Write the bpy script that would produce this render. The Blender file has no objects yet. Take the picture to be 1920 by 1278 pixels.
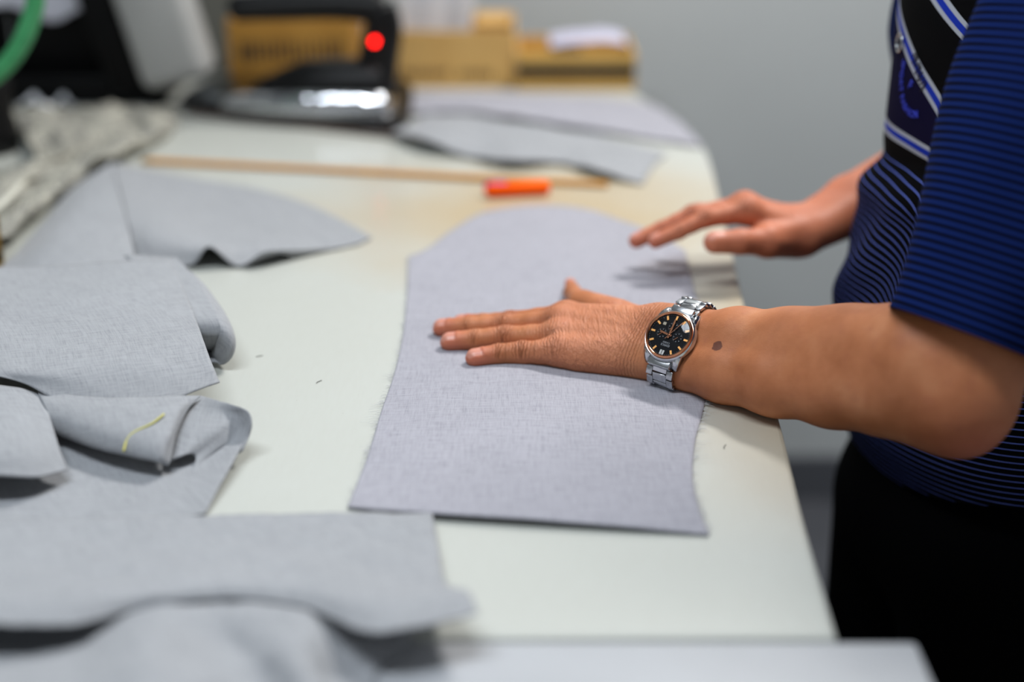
import bpy, bmesh, math, random
import numpy as np, time
_T0 = time.time()
def stamp(t): print('STAMP', t, round(time.time() - _T0, 1))
from mathutils import Vector, Matrix
from mathutils.bvhtree import BVHTree

random.seed(4); RNG = np.random.default_rng(4)
scene = bpy.context.scene
COL = scene.collection
PI = math.pi

# ------------------------------------------------------------------ camera, world, lights, exposure
T = 0.95                      # height of the cutting table top above the floor (m)
H = 0.51                      # camera height above the table top
PITCH = math.radians(22.0)
FPX = 1920 * 50.0 / 36.0      # focal length in pixels of the 1920 x 1278 frame
CAM = np.array([0.0, 0.0, H])
RGT = np.array([1.0, 0.0, 0.0])
UPV = np.array([0.0, math.sin(PITCH), math.cos(PITCH)])
FWD = np.array([0.0, math.cos(PITCH), -math.sin(PITCH)])

cam_data = bpy.data.cameras.new('camera')
cam_data.lens = 50.0; cam_data.sensor_width = 36.0; cam_data.clip_start = 0.02
cam_data.dof.use_dof = True
cam_data.dof.focus_distance = 1.225
cam_data.dof.aperture_fstop = 1.45
cam = bpy.data.objects.new('camera', cam_data); COL.objects.link(cam)
cam.location = (0, 0, H + T); cam.rotation_euler = (PI/2 - PITCH, 0, 0)
scene.camera = cam

world = bpy.data.worlds.new('world'); scene.world = world; world.use_nodes = True
bg = world.node_tree.nodes['Background']
bg.inputs[0].default_value = (0.88, 0.94, 1.0, 1); bg.inputs[1].default_value = 0.26

def area(name, loc, size, sy, power, color=(1, 1, 1), target=None):
    d = bpy.data.lights.new(name, 'AREA'); d.shape = 'RECTANGLE'; d.size = size; d.size_y = sy
    d.energy = power; d.color = color
    o = bpy.data.objects.new(name, d); COL.objects.link(o); o.location = loc
    if target is not None:
        o.rotation_euler = (Vector(target) - Vector(loc)).to_track_quat('-Z', 'Y').to_euler()
    return o
area('ceiling_lamp_far', (0.85, 2.15, T + 1.75), 0.7, 0.22, 30, (1.0, 0.98, 0.95), (0.15, 1.3, T))
area('ceiling_lamp_near', (-0.45, 0.75, T + 1.75), 1.2, 0.16, 17, (0.86, 0.93, 1.0))

scene.view_settings.view_transform = 'Standard'
scene.view_settings.look = 'None'
scene.view_settings.gamma = 1.0
scene.view_settings.use_curve_mapping = False
scene.view_settings.exposure = 0.58

# ------------------------------------------------------------------ geometry helpers (z = 0 is the table top; T is added when linked)
def unit(v):
    v = np.asarray(v, float); return v / np.linalg.norm(v)
def ray(px, py):
    return FWD + RGT * ((px - 960) / FPX) + UPV * (-(py - 639) / FPX)
def at(px, py, z=0.0):                 # point of a horizontal plane at height z above the table
    r = ray(px, py); return CAM + r * ((z - H) / r[2])
def atY(px, py, Y):                    # point of a vertical plane at distance Y
    r = ray(px, py); return CAM + r * (Y / r[1])
def atZ(px, py, d):
    return CAM + ray(px, py) * d
def proj(p):
    q = np.asarray(p) - CAM; d = q @ FWD
    return 960 + FPX * (q @ RGT) / d, 639 - FPX * (q @ UPV) / d

def finish(o, label=None, cat=None, group=None, kind=None):
    if label: o['label'] = label
    if cat: o['category'] = cat
    if group: o['group'] = group
    if kind: o['kind'] = kind
    return o
def empty(name, loc, label, cat, group=None):
    o = bpy.data.objects.new(name, None); COL.objects.link(o)
    o.location = (loc[0], loc[1], loc[2] + T); o.empty_display_size = 0.05
    return finish(o, label, cat, group)
ROOTLOC = {}
def wloc(o):
    return ROOTLOC.get(o.name, np.array(o.location) - np.array([0, 0, T]))
def mesh_obj(name, V, F, mat, parent=None, smooth=True, attrs=None, uv=None):
    """V in scene coordinates (z=0 table top). One mesh object; origin at the base of the thing or at its parent's origin."""
    V = np.asarray(V, float)
    if parent is None:
        org = np.array([(V[:, 0].min() + V[:, 0].max()) / 2, (V[:, 1].min() + V[:, 1].max()) / 2, V[:, 2].min()])
    else:
        org = wloc(parent)
    me = bpy.data.meshes.new(name)
    me.from_pydata((V - org).tolist(), [], [tuple(int(i) for i in f) for f in F] if not isinstance(F, np.ndarray) else F.tolist())
    if smooth is True:
        me.polygons.foreach_set('use_smooth', [True] * len(me.polygons))
    if attrs:
        for k, a in attrs.items():
            at_ = me.attributes.new(k, 'FLOAT', 'POINT'); at_.data.foreach_set('value', np.asarray(a, np.float32))
    if uv is not None:
        l = me.uv_layers.new(name='UVMap')
        vi = np.empty(len(me.loops), np.int32); me.loops.foreach_get('vertex_index', vi)
        l.data.foreach_set('uv', np.asarray(uv, np.float32)[vi].ravel())
    if mat: me.materials.append(mat)
    me.update()
    o = bpy.data.objects.new(name, me); COL.objects.link(o)
    if parent is None:
        o.location = (org[0], org[1], org[2] + T)
        ROOTLOC[o.name] = org
    else:
        o.parent = parent; ROOTLOC[o.name] = org
    return o

class MB:
    """collects simple solids into one mesh"""
    def __init__(s): s.V = []; s.F = []; s.n = 0
    def add(s, V, F):
        V = np.asarray(V, float); s.V.append(V); s.F += [tuple(int(i) + s.n for i in f) for f in F]; s.n += len(V); return s
    def box(s, c, half, R=None, bevel=0.0, seg=2):
        bm = bmesh.new(); bmesh.ops.create_cube(bm, size=2.0)
        for v in bm.verts: v.co = Vector((v.co.x * half[0], v.co.y * half[1], v.co.z * half[2]))
        if bevel > 0: bmesh.ops.bevel(bm, geom=bm.edges[:], offset=bevel, segments=seg, affect='EDGES', profile=0.5)
        return s.bm(bm, c, R)
    def bm(s, bm, c=(0, 0, 0), R=None):
        bm.verts.index_update()
        V = np.array([v.co[:] for v in bm.verts]); F = [[v.index for v in f.verts] for f in bm.faces]; bm.free()
        if R is not None: V = V @ np.asarray(R).T
        return s.add(V + np.asarray(c), F)
    def tube(s, pts, r, n=12, cap=True):
        V, F = tube(pts, r, n, cap); return s.add(V, F)
    def lathe(s, prof, c, R=None, n=32, cap=True):
        V, F = lathe(prof, n, cap)
        if R is not None: V = V @ np.asarray(R).T
        return s.add(V + np.asarray(c), F)
    def build(s, name, mat, parent=None, smooth=True, **k):
        return mesh_obj(name, np.vstack(s.V), s.F, mat, parent, smooth, **k)

def tube(pts, r, n=12, cap=True):
    pts = np.asarray(pts, float); m = len(pts)
    r = np.broadcast_to(np.asarray(r, float), (m,))
    tang = np.gradient(pts, axis=0); tang /= np.linalg.norm(tang, axis=1)[:, None] + 1e-12
    ref = np.array([0, 0, 1.0]) if abs(tang[0][2]) < 0.9 else np.array([1.0, 0, 0])
    V = []; u = unit(np.cross(tang[0], ref))
    for i in range(m):
        u = unit(u - tang[i] * (u @ tang[i])); w = np.cross(tang[i], u)
        for k in range(n):
            a = 2 * PI * k / n; V.append(pts[i] + r[i] * (math.cos(a) * u + math.sin(a) * w))
    F = [(i * n + k, i * n + (k + 1) % n, (i + 1) * n + (k + 1) % n, (i + 1) * n + k) for i in range(m - 1) for k in range(n)]
    if cap: F += [tuple(range(n))[::-1], tuple((m - 1) * n + k for k in range(n))]
    return np.array(V), F
def lathe(prof, n=32, cap=True):
    V = []; m = len(prof)
    for (r, z) in prof:
        for k in range(n):
            a = 2 * PI * k / n; V.append((r * math.cos(a), r * math.sin(a), z))
    F = [(i * n + k, i * n + (k + 1) % n, (i + 1) * n + (k + 1) % n, (i + 1) * n + k) for i in range(m - 1) for k in range(n)]
    if cap: F += [tuple(range(n))[::-1], tuple((m - 1) * n + k for k in range(n))]
    return np.array(V), F
def prism(poly, z0, z1, bevel=0.0, seg=2):
    bm = bmesh.new(); vs = [bm.verts.new((p[0], p[1], z0)) for p in poly]
    f = bm.faces.new(vs); f.normal_update()
    if f.normal.z > 0: f.normal_flip()
    r = bmesh.ops.extrude_face_region(bm, geom=[f])
    for v in [g for g in r['geom'] if isinstance(g, bmesh.types.BMVert)]: v.co.z = z1
    bmesh.ops.recalc_face_normals(bm, faces=bm.faces[:])
    if bevel > 0: bmesh.ops.bevel(bm, geom=bm.edges[:], offset=bevel, segments=seg, affect='EDGES', profile=0.5)
    return bm
def flat_shade_by_angle(o, deg=35):
    me = o.data
    bm = bmesh.new(); bm.from_mesh(me)
    for e in bm.edges:
        if len(e.link_faces) == 2 and e.calc_face_angle(0) > math.radians(deg): e.smooth = False
    bm.to_mesh(me); bm.free(); return o
def catmull(P, n):
    P = np.asarray(P, float); m = len(P)
    Q = np.vstack([2 * P[0] - P[1], P, 2 * P[-1] - P[-2]])
    t = np.linspace(0, m - 1 - 1e-9, n); i = t.astype(int); f = (t - i)[:, None]
    p0, p1, p2, p3 = Q[i], Q[i + 1], Q[i + 2], Q[i + 3]
    return 0.5 * (2 * p1 + (p2 - p0) * f + (2 * p0 - 5 * p1 + 4 * p2 - p3) * f**2 + (3 * p1 - p0 - 3 * p2 + p3) * f**3)
def catgrid(G, nu, nv):
    G = np.asarray(G, float)
    A = np.stack([catmull(G[i], nv) for i in range(len(G))])          # rows -> nv columns
    return np.stack([catmull(A[:, j], nu) for j in range(nv)], axis=1)  # (nu, nv, 3)
def vnoise(P, s, seed=0):
    """cheap smooth pseudo-noise from sums of sines, P (N,3)"""
    r = np.random.default_rng(seed); out = np.zeros(len(P))
    for k in range(7):
        d = r.normal(size=3); d /= np.linalg.norm(d); f = s * (0.6 + 0.9 * r.random())
        out += np.sin(P @ d * f * 2 * PI + r.random() * 6.28)
    return out / 7.0 * 1.6

# ------------------------------------------------------------------ materials
def mat(name, color, rough=0.5, metal=0.0, **k):
    m = bpy.data.materials.new(name); m.use_nodes = True
    b = m.node_tree.nodes['Principled BSDF']
    b.inputs['Base Color'].default_value = (*color, 1); b.inputs['Roughness'].default_value = rough
    b.inputs['Metallic'].default_value = metal
    for kk, v in k.items(): b.inputs[kk.replace('_', ' ')].default_value = v
    return m
def srgb(r, g, b):
    return tuple((c / 255 / 12.92) if c / 255 <= 0.04045 else ((c / 255 + 0.055) / 1.055) ** 2.4 for c in (r, g, b))
class NT:
    def __init__(s, m):
        s.t = m.node_tree; s.b = s.t.nodes['Principled BSDF']
    def n(s, typ, **k):
        o = s.t.nodes.new(typ)
        for a, v in k.items(): setattr(o, a, v)
        return o
    def l(s, a, b): s.t.links.new(a, b)
    def setin(s, node, key, v):
        if hasattr(v, 'is_output'): s.l(v, node.inputs[key])
        elif v is not None: node.inputs[key].default_value = v
    def coord(s, which='Object'): return s.n('ShaderNodeTexCoord').outputs[which]
    def mapping(s, v, scale=(1, 1, 1), rot=(0, 0, 0), loc=(0, 0, 0)):
        m = s.n('ShaderNodeMapping'); s.l(v, m.inputs['Vector'])
        m.inputs['Scale'].default_value = scale; m.inputs['Rotation'].default_value = rot; m.inputs['Location'].default_value = loc
        return m.outputs[0]
    def noise(s, v, scale, detail=3, rough=0.5, dist=0.0):
        o = s.n('ShaderNodeTexNoise'); s.l(v, o.inputs['Vector']) if v is not None else None
        o.inputs['Scale'].default_value = scale; o.inputs['Detail'].default_value = detail
        o.inputs['Roughness'].default_value = rough; o.inputs['Distortion'].default_value = dist
        return o.outputs['Fac']
    def math(s, op, a, b=None, c=None, clamp=False):
        o = s.n('ShaderNodeMath', operation=op, use_clamp=clamp)
        for i, v in enumerate((a, b, c)):
            if v is not None: s.setin(o, i, v)
        return o.outputs[0]
    def ramp(s, f, stops, interp='LINEAR'):
        o = s.n('ShaderNodeValToRGB'); cr = o.color_ramp; cr.interpolation = interp
        while len(cr.elements) < len(stops): cr.elements.new(0.5)
        for e, (p, c) in zip(cr.elements, stops):
            e.position = p; e.color = (*c, 1) if len(c) == 3 else c
        s.l(f, o.inputs['Fac']); return o.outputs['Color']
    def mix(s, f, a, b, mode='MIX'):
        o = s.n('ShaderNodeMix', data_type='RGBA', blend_type=mode)
        s.setin(o, 0, f)
        for i, v in ((6, a), (7, b)):
            if hasattr(v, 'is_output'): s.l(v, o.inputs[i])
            else: o.inputs[i].default_value = (*v, 1) if len(v) == 3 else v
        return o.outputs[2]
    def attr(s, name): return s.n('ShaderNodeAttribute', attribute_name=name).outputs['Fac']
    def bump(s, h, strength=0.3, dist=0.001, normal=None):
        o = s.n('ShaderNodeBump'); o.inputs['Strength'].default_value = strength; o.inputs['Distance'].default_value = dist
        s.l(h, o.inputs['Height'])
        if normal is not None: s.l(normal, o.inputs['Normal'])
        return o.outputs[0]
    def base(s, c): s.l(c, s.b.inputs['Base Color'])
    def normal(s, n_): s.l(n_, s.b.inputs['Normal'])

def speckle(name, c1, c2, scale=40, rough=0.6, bump=0.0, metal=0.0, detail=4, **k):
    m = mat(name, c1, rough, metal, **k); n = NT(m); v = n.coord()
    f = n.noise(v, scale, detail); n.base(n.ramp(f, [(0.35, c1), (0.65, c2)]))
    if bump: n.normal(n.bump(f, bump, 0.002))
    return m

def linen_mat(name, light, dark, rot=0.0, slub=1.0):
    m = mat(name, light, 0.92); n = NT(m); uv = n.coord('UV')
    v = n.mapping(uv, rot=(0, 0, rot))
    warp = n.noise(n.mapping(v, scale=(1150, 70, 1)), 1.0, 2, 0.55)
    weft = n.noise(n.mapping(v, scale=(70, 1150, 1)), 1.0, 2, 0.55)
    w2 = n.noise(n.mapping(v, scale=(420, 26, 1)), 1.0, 2)
    f2 = n.noise(n.mapping(v, scale=(26, 420, 1)), 1.0, 2)
    tot = n.math('ADD', n.math('MULTIPLY', warp, 0.5), n.math('MULTIPLY', weft, 0.5))
    tot = n.math('ADD', n.math('MULTIPLY', tot, 0.62), n.math('MULTIPLY', n.math('ADD', w2, f2), 0.19))
    col = n.ramp(tot, [(0.33, dark), (0.50, light), (0.66, tuple(min(1, c * 1.25) for c in light))])
    big = n.noise(v, 9, 2)
    col = n.mix(0.35, col, n.ramp(big, [(0.35, tuple(c * 0.88 for c in light)), (0.65, light)]))
    n.base(col); n.normal(n.bump(tot, 0.55, 0.0006))
    m.node_tree.nodes['Principled BSDF'].inputs['Sheen Weight'].default_value = 0.15
    return m

LIN_L = srgb(160, 159, 168); LIN_D = srgb(110, 110, 120)
M = {}
M['linen'] = linen_mat('grey_linen', LIN_L, LIN_D)
M['linen_b'] = linen_mat('grey_linen_cool', srgb(154, 156, 160), srgb(107, 109, 115), 0.2)
M['thread'] = mat('linen_thread', srgb(205, 205, 206), 0.9)
M['black_plastic'] = speckle('black_plastic', srgb(6, 6, 7), srgb(10, 10, 11), 60, 0.4, Specular_IOR_Level=0.25)
M['black_metal'] = speckle('black_enamel', srgb(4, 4, 5), srgb(8, 8, 9), 30, 0.5, Specular_IOR_Level=0.15)
M['steel'] = speckle('polished_steel', srgb(196, 198, 202), srgb(210, 212, 215), 200, 0.16, 0.0, 1.0)
M['steel_brushed'] = speckle('brushed_steel', srgb(176, 178, 182), srgb(200, 202, 205), 300, 0.26, 0.05, 1.0)
M['rose_gold'] = speckle('rose_gold', srgb(205, 140, 105), srgb(220, 156, 120), 200, 0.14, 0.0, 1.0)
M['gold_marker'] = mat('gold_marker', srgb(236, 170, 92), 0.35, 0.4)

# table top: worn off-white laminate with beige wear patches under a glossy coat
def table_material():
    m = mat('worn_laminate', srgb(206, 206, 196), 0.45); n = NT(m); v = n.coord()
    base = n.mix(n.noise(v, 3.0, 4), srgb(186, 188, 180), srgb(196, 199, 194))
    sep = n.n('ShaderNodeSeparateXYZ'); n.l(v, sep.inputs[0])
    geo = n.n('ShaderNodeNewGeometry').outputs['Position']
    s2 = n.n('ShaderNodeSeparateXYZ'); n.l(geo, s2.inputs[0])
    # rubbed beige patch where the cutter works, and along the worker's edge
    dx = n.math('DIVIDE', n.math('SUBTRACT', s2.outputs[0], 0.05), 0.30)
    dy = n.math('DIVIDE', n.math('SUBTRACT', s2.outputs[1], 1.68), 0.24)
    d = n.math('SQRT', n.math('ADD', n.math('MULTIPLY', dx, dx), n.math('MULTIPLY', dy, dy)))
    nz = n.noise(v, 7, 4)
    d = n.math('ADD', d, n.math('MULTIPLY', n.math('SUBTRACT', nz, 0.5), 0.9))
    k1 = n.math('SUBTRACT', 1.30, d, clamp=True)
    edge = n.math('SUBTRACT', s2.outputs[0], n.math('ADD', 0.075, n.math('MULTIPLY', s2.outputs[1], 0.055)))
    edge = n.math('ADD', edge, n.math('MULTIPLY', n.math('SUBTRACT', nz, 0.5), 0.09))
    ywin = n.math('MULTIPLY', n.math('MULTIPLY', n.math('SUBTRACT', s2.outputs[1], 0.86), 5.0, clamp=True),
                  n.math('MULTIPLY', n.math('SUBTRACT', 1.75, s2.outputs[1]), 3.0, clamp=True))
    k2 = n.math('MULTIPLY', n.math('MULTIPLY', edge, 9.0, clamp=True), ywin)
    k = n.math('MAXIMUM', n.math('MULTIPLY', k1, 0.8), n.math('MULTIPLY', k2, 0.7), clamp=True)
    col = n.mix(k, base, srgb(184, 160, 118))
    fine = n.noise(v, 420, 3, 0.7)
    col = n.mix(n.math('MULTIPLY', n.math('GREATER_THAN', fine, 0.70), 0.35), col, srgb(120, 112, 100))
    fib = n.noise(n.mapping(v, scale=(90, 14, 1)), 3, 4, 0.6)
    col = n.mix(n.math('MULTIPLY', fib, 0.12), col, srgb(140, 130, 112))
    n.base(col)
    n.b.inputs['Coat Weight'].default_value = 0.35; n.b.inputs['Coat Roughness'].default_value = 0.16
    n.normal(n.bump(fine, 0.05, 0.0005))
    return m
M['table'] = table_material()
M['table_edge'] = speckle('table_edge_band', srgb(170, 168, 160), srgb(186, 184, 176), 30, 0.5)
M['table_near'] = speckle('grey_laminate', srgb(168, 170, 174), srgb(178, 180, 184), 8, 0.4)
M['wall'] = speckle('wall_paint', srgb(194, 198, 198), srgb(200, 204, 204), 2.0, 0.8, 0.0)
M['floor'] = speckle('floor_concrete', srgb(62, 64, 70), srgb(76, 78, 84), 5, 0.55)
M['ceiling'] = speckle('ceiling_paint', srgb(196, 198, 200), srgb(206, 208, 210), 3, 0.9)

# ------------------------------------------------------------------ setting
def structure(name, mb, m, smooth=False):
    o = mb.build(name, m, None, smooth); o['kind'] = 'structure'; return o
WALL_Y = 2.72
structure('floor', MB().box((0.6, 0.3, -T - 0.05), (3.6, 2.9, 0.05)), M['floor'])
structure('wall_back', MB().box((0.6, WALL_Y + 0.06, 0.92), (3.6, 0.06, 1.87)), M['wall'])
structure('wall_left', MB().box((-3.06, 0.3, 0.92), (0.06, 2.36, 1.87)), M['wall'])
structure('ceiling', MB().box((0.6, 0.3, 1.99), (3.6, 2.36, 0.05)), M['ceiling'])
structure('baseboard_back', MB().box((0.6, WALL_Y - 0.008, -T + 0.05), (3.6, 0.008, 0.05)), mat('baseboard_paint', srgb(84, 86, 92), 0.6))
structure('trim_1', MB().box(tuple(atY(409, 60, WALL_Y - 0.03) * np.array([1, 1, 0]) + np.array([0, 0, 0.5])), (0.035, 0.03, 1.45), bevel=0.004), speckle('shaded_column', srgb(104, 104, 96), srgb(112, 112, 104), 4, 0.7))  # grey-green post standing in shadow; that shade is put into its dark colour

# cutting table
EDGE = [(0.206, 0.762), (0.214, 0.92), (0.226, 1.09), (0.2355, 1.32), (0.258, 1.65), (0.277, 1.95), (0.272, 2.08), (0.248, 2.22), (0.212, 2.36), (0.19, 2.55)]
def edge_x(y): return float(np.interp(y, [p[1] for p in EDGE], [p[0] for p in EDGE]))
tb = empty('cutting_table', (-0.6, 1.65, -T), 'worn off-white cutting table with beige patches, under the man\'s hands', 'table')
e = catmull(EDGE, 40).tolist()
poly = [(-1.5, 0.762)] + [tuple(p) for p in e] + [(-1.5, 2.55)]
o = MB().bm(prism(poly, -0.03, 0.0, 0.004, 2)).build('tabletop', M['table'], tb, False)
for (x, y) in ((-1.4, 0.92), (0.10, 0.92), (-1.4, 2.45), (0.10, 2.45)):
    MB().box((x, y, -0.03 - (T - 0.03) / 2), (0.03, 0.03, (T - 0.03) / 2), bevel=0.003).build('leg', M['table_edge'], tb, False)
for y in (0.90, 2.47): MB().box((-0.65, y, -0.08), (0.72, 0.012, 0.05)).build('apron', M['table_edge'], tb, False)
# the nearer table, butted against it and reaching further to the right
nt = empty('side_table', (-0.4, 0.5, -T), 'pale grey table nearest the camera, butted against the cutting table', 'table')
c1 = at(1722, 1215, -0.004)
o = MB().bm(prism([(-1.5, 0.25), (c1[0] - 0.012, 0.25), (c1[0], 0.761), (-1.5, 0.761)], -0.031, -0.001, 0.004, 2)).build('tabletop', M['table_near'], nt, False)
for (x, y) in ((-1.4, 0.32), (0.17, 0.32), (-1.4, 0.74), (0.17, 0.74)):
    MB().box((x, y, -0.034 - (T - 0.034) / 2), (0.025, 0.025, (T - 0.034) / 2), bevel=0.003).build('leg', M['table_edge'], nt, False)

# ------------------------------------------------------------------ signed-distance modelling for the man
def cap_d(P, a, b, ra, rb, n=None, sq=1.0):
    a = np.asarray(a); b = np.asarray(b); ab = b - a
    t = np.clip(((P - a) @ ab) / (ab @ ab), 0, 1)
    q = P - a - t[:, None] * ab
    if n is not None:
        q = q + ((q @ n) * (1 / sq - 1))[:, None] * n
    return np.sqrt((q * q).sum(1)) - (ra + (rb - ra) * t)
def ell_d(P, c, R, s):                 # R rows = axes
    q = (P - np.asarray(c)) @ np.asarray(R).T / np.asarray(s)
    k = np.sqrt((q * q).sum(1)); k1 = np.sqrt(((q / np.asarray(s)) ** 2).sum(1)) + 1e-9
    return k * (k - 1.0) / k1
def smin(a, b, k):
    h = np.clip(0.5 + 0.5 * (b - a) / k, 0, 1)
    return b + (a - b) * h - k * h * (1 - h)
def smooth01(x, a, b):
    t = np.clip((x - a) / (b - a), 0, 1); return t * t * (3 - 2 * t)

def mesh_sdf(f, lo, hi, h, bs=8, margin=1.25):
    lo = np.asarray(lo, float); hi = np.asarray(hi, float)
    nb = np.ceil((hi - lo) / (h * bs)).astype(int); N = nb * bs
    g = np.stack(np.meshgrid(*[np.arange(n) for n in nb], indexing='ij'), -1).reshape(-1, 3)
    cen = lo + (g + 0.5) * bs * h
    dc = f(cen); act = np.abs(dc) < bs * h * 0.87 * margin + 0.001
    D = np.where(dc < 0, -1.0, 1.0).astype(np.float32).reshape(nb)
    D = np.repeat(np.repeat(np.repeat(D, bs, 0), bs, 1), bs, 2)
    off = np.stack(np.meshgrid(*[np.arange(bs)] * 3, indexing='ij'), -1).reshape(-1, 3)
    ga = g[act]
    for s in range(0, len(ga), 600):
        idx = (ga[s:s + 600, None, :] * bs + off[None]).reshape(-1, 3)
        D[idx[:, 0], idx[:, 1], idx[:, 2]] = f(lo + idx * h)
    S = D < 0
    cs = np.zeros(np.array(D.shape) - 1, np.int8)
    for i in (0, 1):
        for j in (0, 1):
            for k in (0, 1):
                cs += S[i:D.shape[0] - 1 + i, j:D.shape[1] - 1 + j, k:D.shape[2] - 1 + k]
    cells = np.argwhere((cs > 0) & (cs < 8))
    acc = np.zeros((len(cells), 3)); cnt = np.zeros(len(cells))
    cor = [(i, j, k) for i in (0, 1) for j in (0, 1) for k in (0, 1)]
    for a in cor:
        for ax in range(3):
            if a[ax] == 0:
                b = list(a); b[ax] = 1
                da = D[cells[:, 0] + a[0], cells[:, 1] + a[1], cells[:, 2] + a[2]]
                db = D[cells[:, 0] + b[0], cells[:, 1] + b[1], cells[:, 2] + b[2]]
                m = (da < 0) != (db < 0)
                t = np.where(m, da / (da - db + 1e-12), 0)
                p = np.array(a, float)[None] + 0; p = np.repeat(p, len(cells), 0); p[:, ax] = t
                acc[m] += p[m]; cnt[m] += 1
    V = lo + (cells + acc / cnt[:, None]) * h
    ID = np.full(cs.shape, -1, np.int64); ID[cells[:, 0], cells[:, 1], cells[:, 2]] = np.arange(len(cells))
    Fs = []
    for ax in range(3):
        sl0 = [slice(1, -1)] * 3; sl1 = [slice(1, -1)] * 3
        sl0[ax] = slice(0, -1); sl1[ax] = slice(1, None)
        A = S[tuple(sl0)]; B = S[tuple(sl1)]
        e = np.argwhere(A != B); o_ = np.ones(3, int); o_[ax] = 0; e = e + o_
        inside = S[e[:, 0], e[:, 1], e[:, 2]]
        u = np.zeros(3, int); w = np.zeros(3, int); u[(ax + 1) % 3] = 1; w[(ax + 2) % 3] = 1
        def g_(p): return ID[p[:, 0], p[:, 1], p[:, 2]]
        q = np.stack([g_(e - u - w), g_(e - w), g_(e), g_(e - u)], 1)
        q[~inside] = q[~inside][:, ::-1]
        q = q[(q >= 0).all(1)]; Fs.append(q)
    return V, np.vstack(Fs)

# ---- left arm (near the camera): hand flat on the cloth
Wn = np.array([-0.444, -0.626, 0.644]); Wn /= np.linalg.norm(Wn)      # dorsal normal of the wrist = watch normal
Wa = unit([0.79, -0.613, -0.051]); Wa = unit(Wa - Wn * (Wa @ Wn))     # towards the elbow
Wr = unit(np.cross(Wa, Wn)); Wr = Wr if Wr[2] > 0 else -Wr            # radial side
DIAL = atZ(1255.5, 628.5, 1.235)
WC = DIAL - Wn * 0.0335                                                # centre of the wrist under the watch
ELB = np.array([0.343, 1.012, 0.066])
SHO = np.array([0.448, 1.10, 0.300])
ELA = unit(ELB - WC)

def P3(px, py, z): return at(px, py, z)
FING_L = {  # tip centre, distal joint, middle joint, knuckle : (px, py, height, radius)
 'pinky': [(890, 670, .0100, .0087), (937, 663, .0113, .0094), (980, 661, .0125, .0104), (1050, 659, .0165, .0130)],
 'ring':  [(843, 640, .0102, .0092), (893, 636, .0125, .0097), (948, 632, .0150, .0106), (1047, 630, .0235, .0132)],
 'middle':[(828, 614, .0102, .0091), (880, 612, .0140, .0094), (946, 610, .0180, .0102), (1050, 604, .0295, .0130)],
 'index': [(864, 604, .0095, .0082), (906, 604, .0135, .0086), (957, 602, .0175, .0096), (1062, 592, .0300, .0128)],
}
FL = {k: [(P3(a, b, c), r) for (a, b, c, r) in v] for k, v in FING_L.items()}
THL = [(P3(1069, 530, .0085), .0062), (P3(1074, 549, .0110), .0088), (P3(1093, 571, .0190), .0112), (P3(1150, 590, .0300), .0150)]
wbase = {'index': .0165, 'middle': .0060, 'ring': -.0045, 'pinky': -.0145}
HNRM = unit([0.0, -0.30, 0.95])

def finger_frames(FLd, dors):
    out = {}
    for k, js in FLd.items():
        tip, dip, pip, mcp = [j[0] for j in js]
        ax = unit(tip - dip); up = unit(dors - ax * (dors @ ax)); side = np.cross(ax, up)
        out[k] = (tip, ax, up, side, js[0][1])
    return out
FFL = finger_frames(FL, HNRM)

def finger_sdf(P, js, up, fat=1.0):
    (tip, r0), (dip, r1), (pip, r2), (mcp, r3) = js
    d = cap_d(P, tip, dip, r0 * fat, r1 * .97 * fat)
    m1 = (dip + pip) / 2
    d = smin(d, cap_d(P, dip, m1, r1 * fat, r1 * .98 * fat), .003)
    d = smin(d, cap_d(P, m1, pip, r1 * .98 * fat, r2 * fat), .003)
    m2 = pip * .5 + mcp * .5
    d = smin(d, cap_d(P, pip, m2, r2 * fat, r2 * 1.02 * fat), .003)
    d = smin(d, cap_d(P, m2, mcp, r2 * 1.02 * fat, r3 * fat), .004)
    return d
def wrinkle(P, c, ax, up, rad, amp, period, width):
    q = P - c; u = q @ ax; h = q @ up; dist = np.sqrt((q * q).sum(1))
    v = q @ np.cross(ax, up)
    ph = u + 0.25 * np.abs(v) + 0.0006 * np.sin(v * 900 + u * 300)
    w = np.exp(-(u / width) ** 2) * smooth01(h, 0.0, rad * .8) * (dist < rad * 3)
    return amp * np.cos(2 * PI * ph / period) * w

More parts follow.
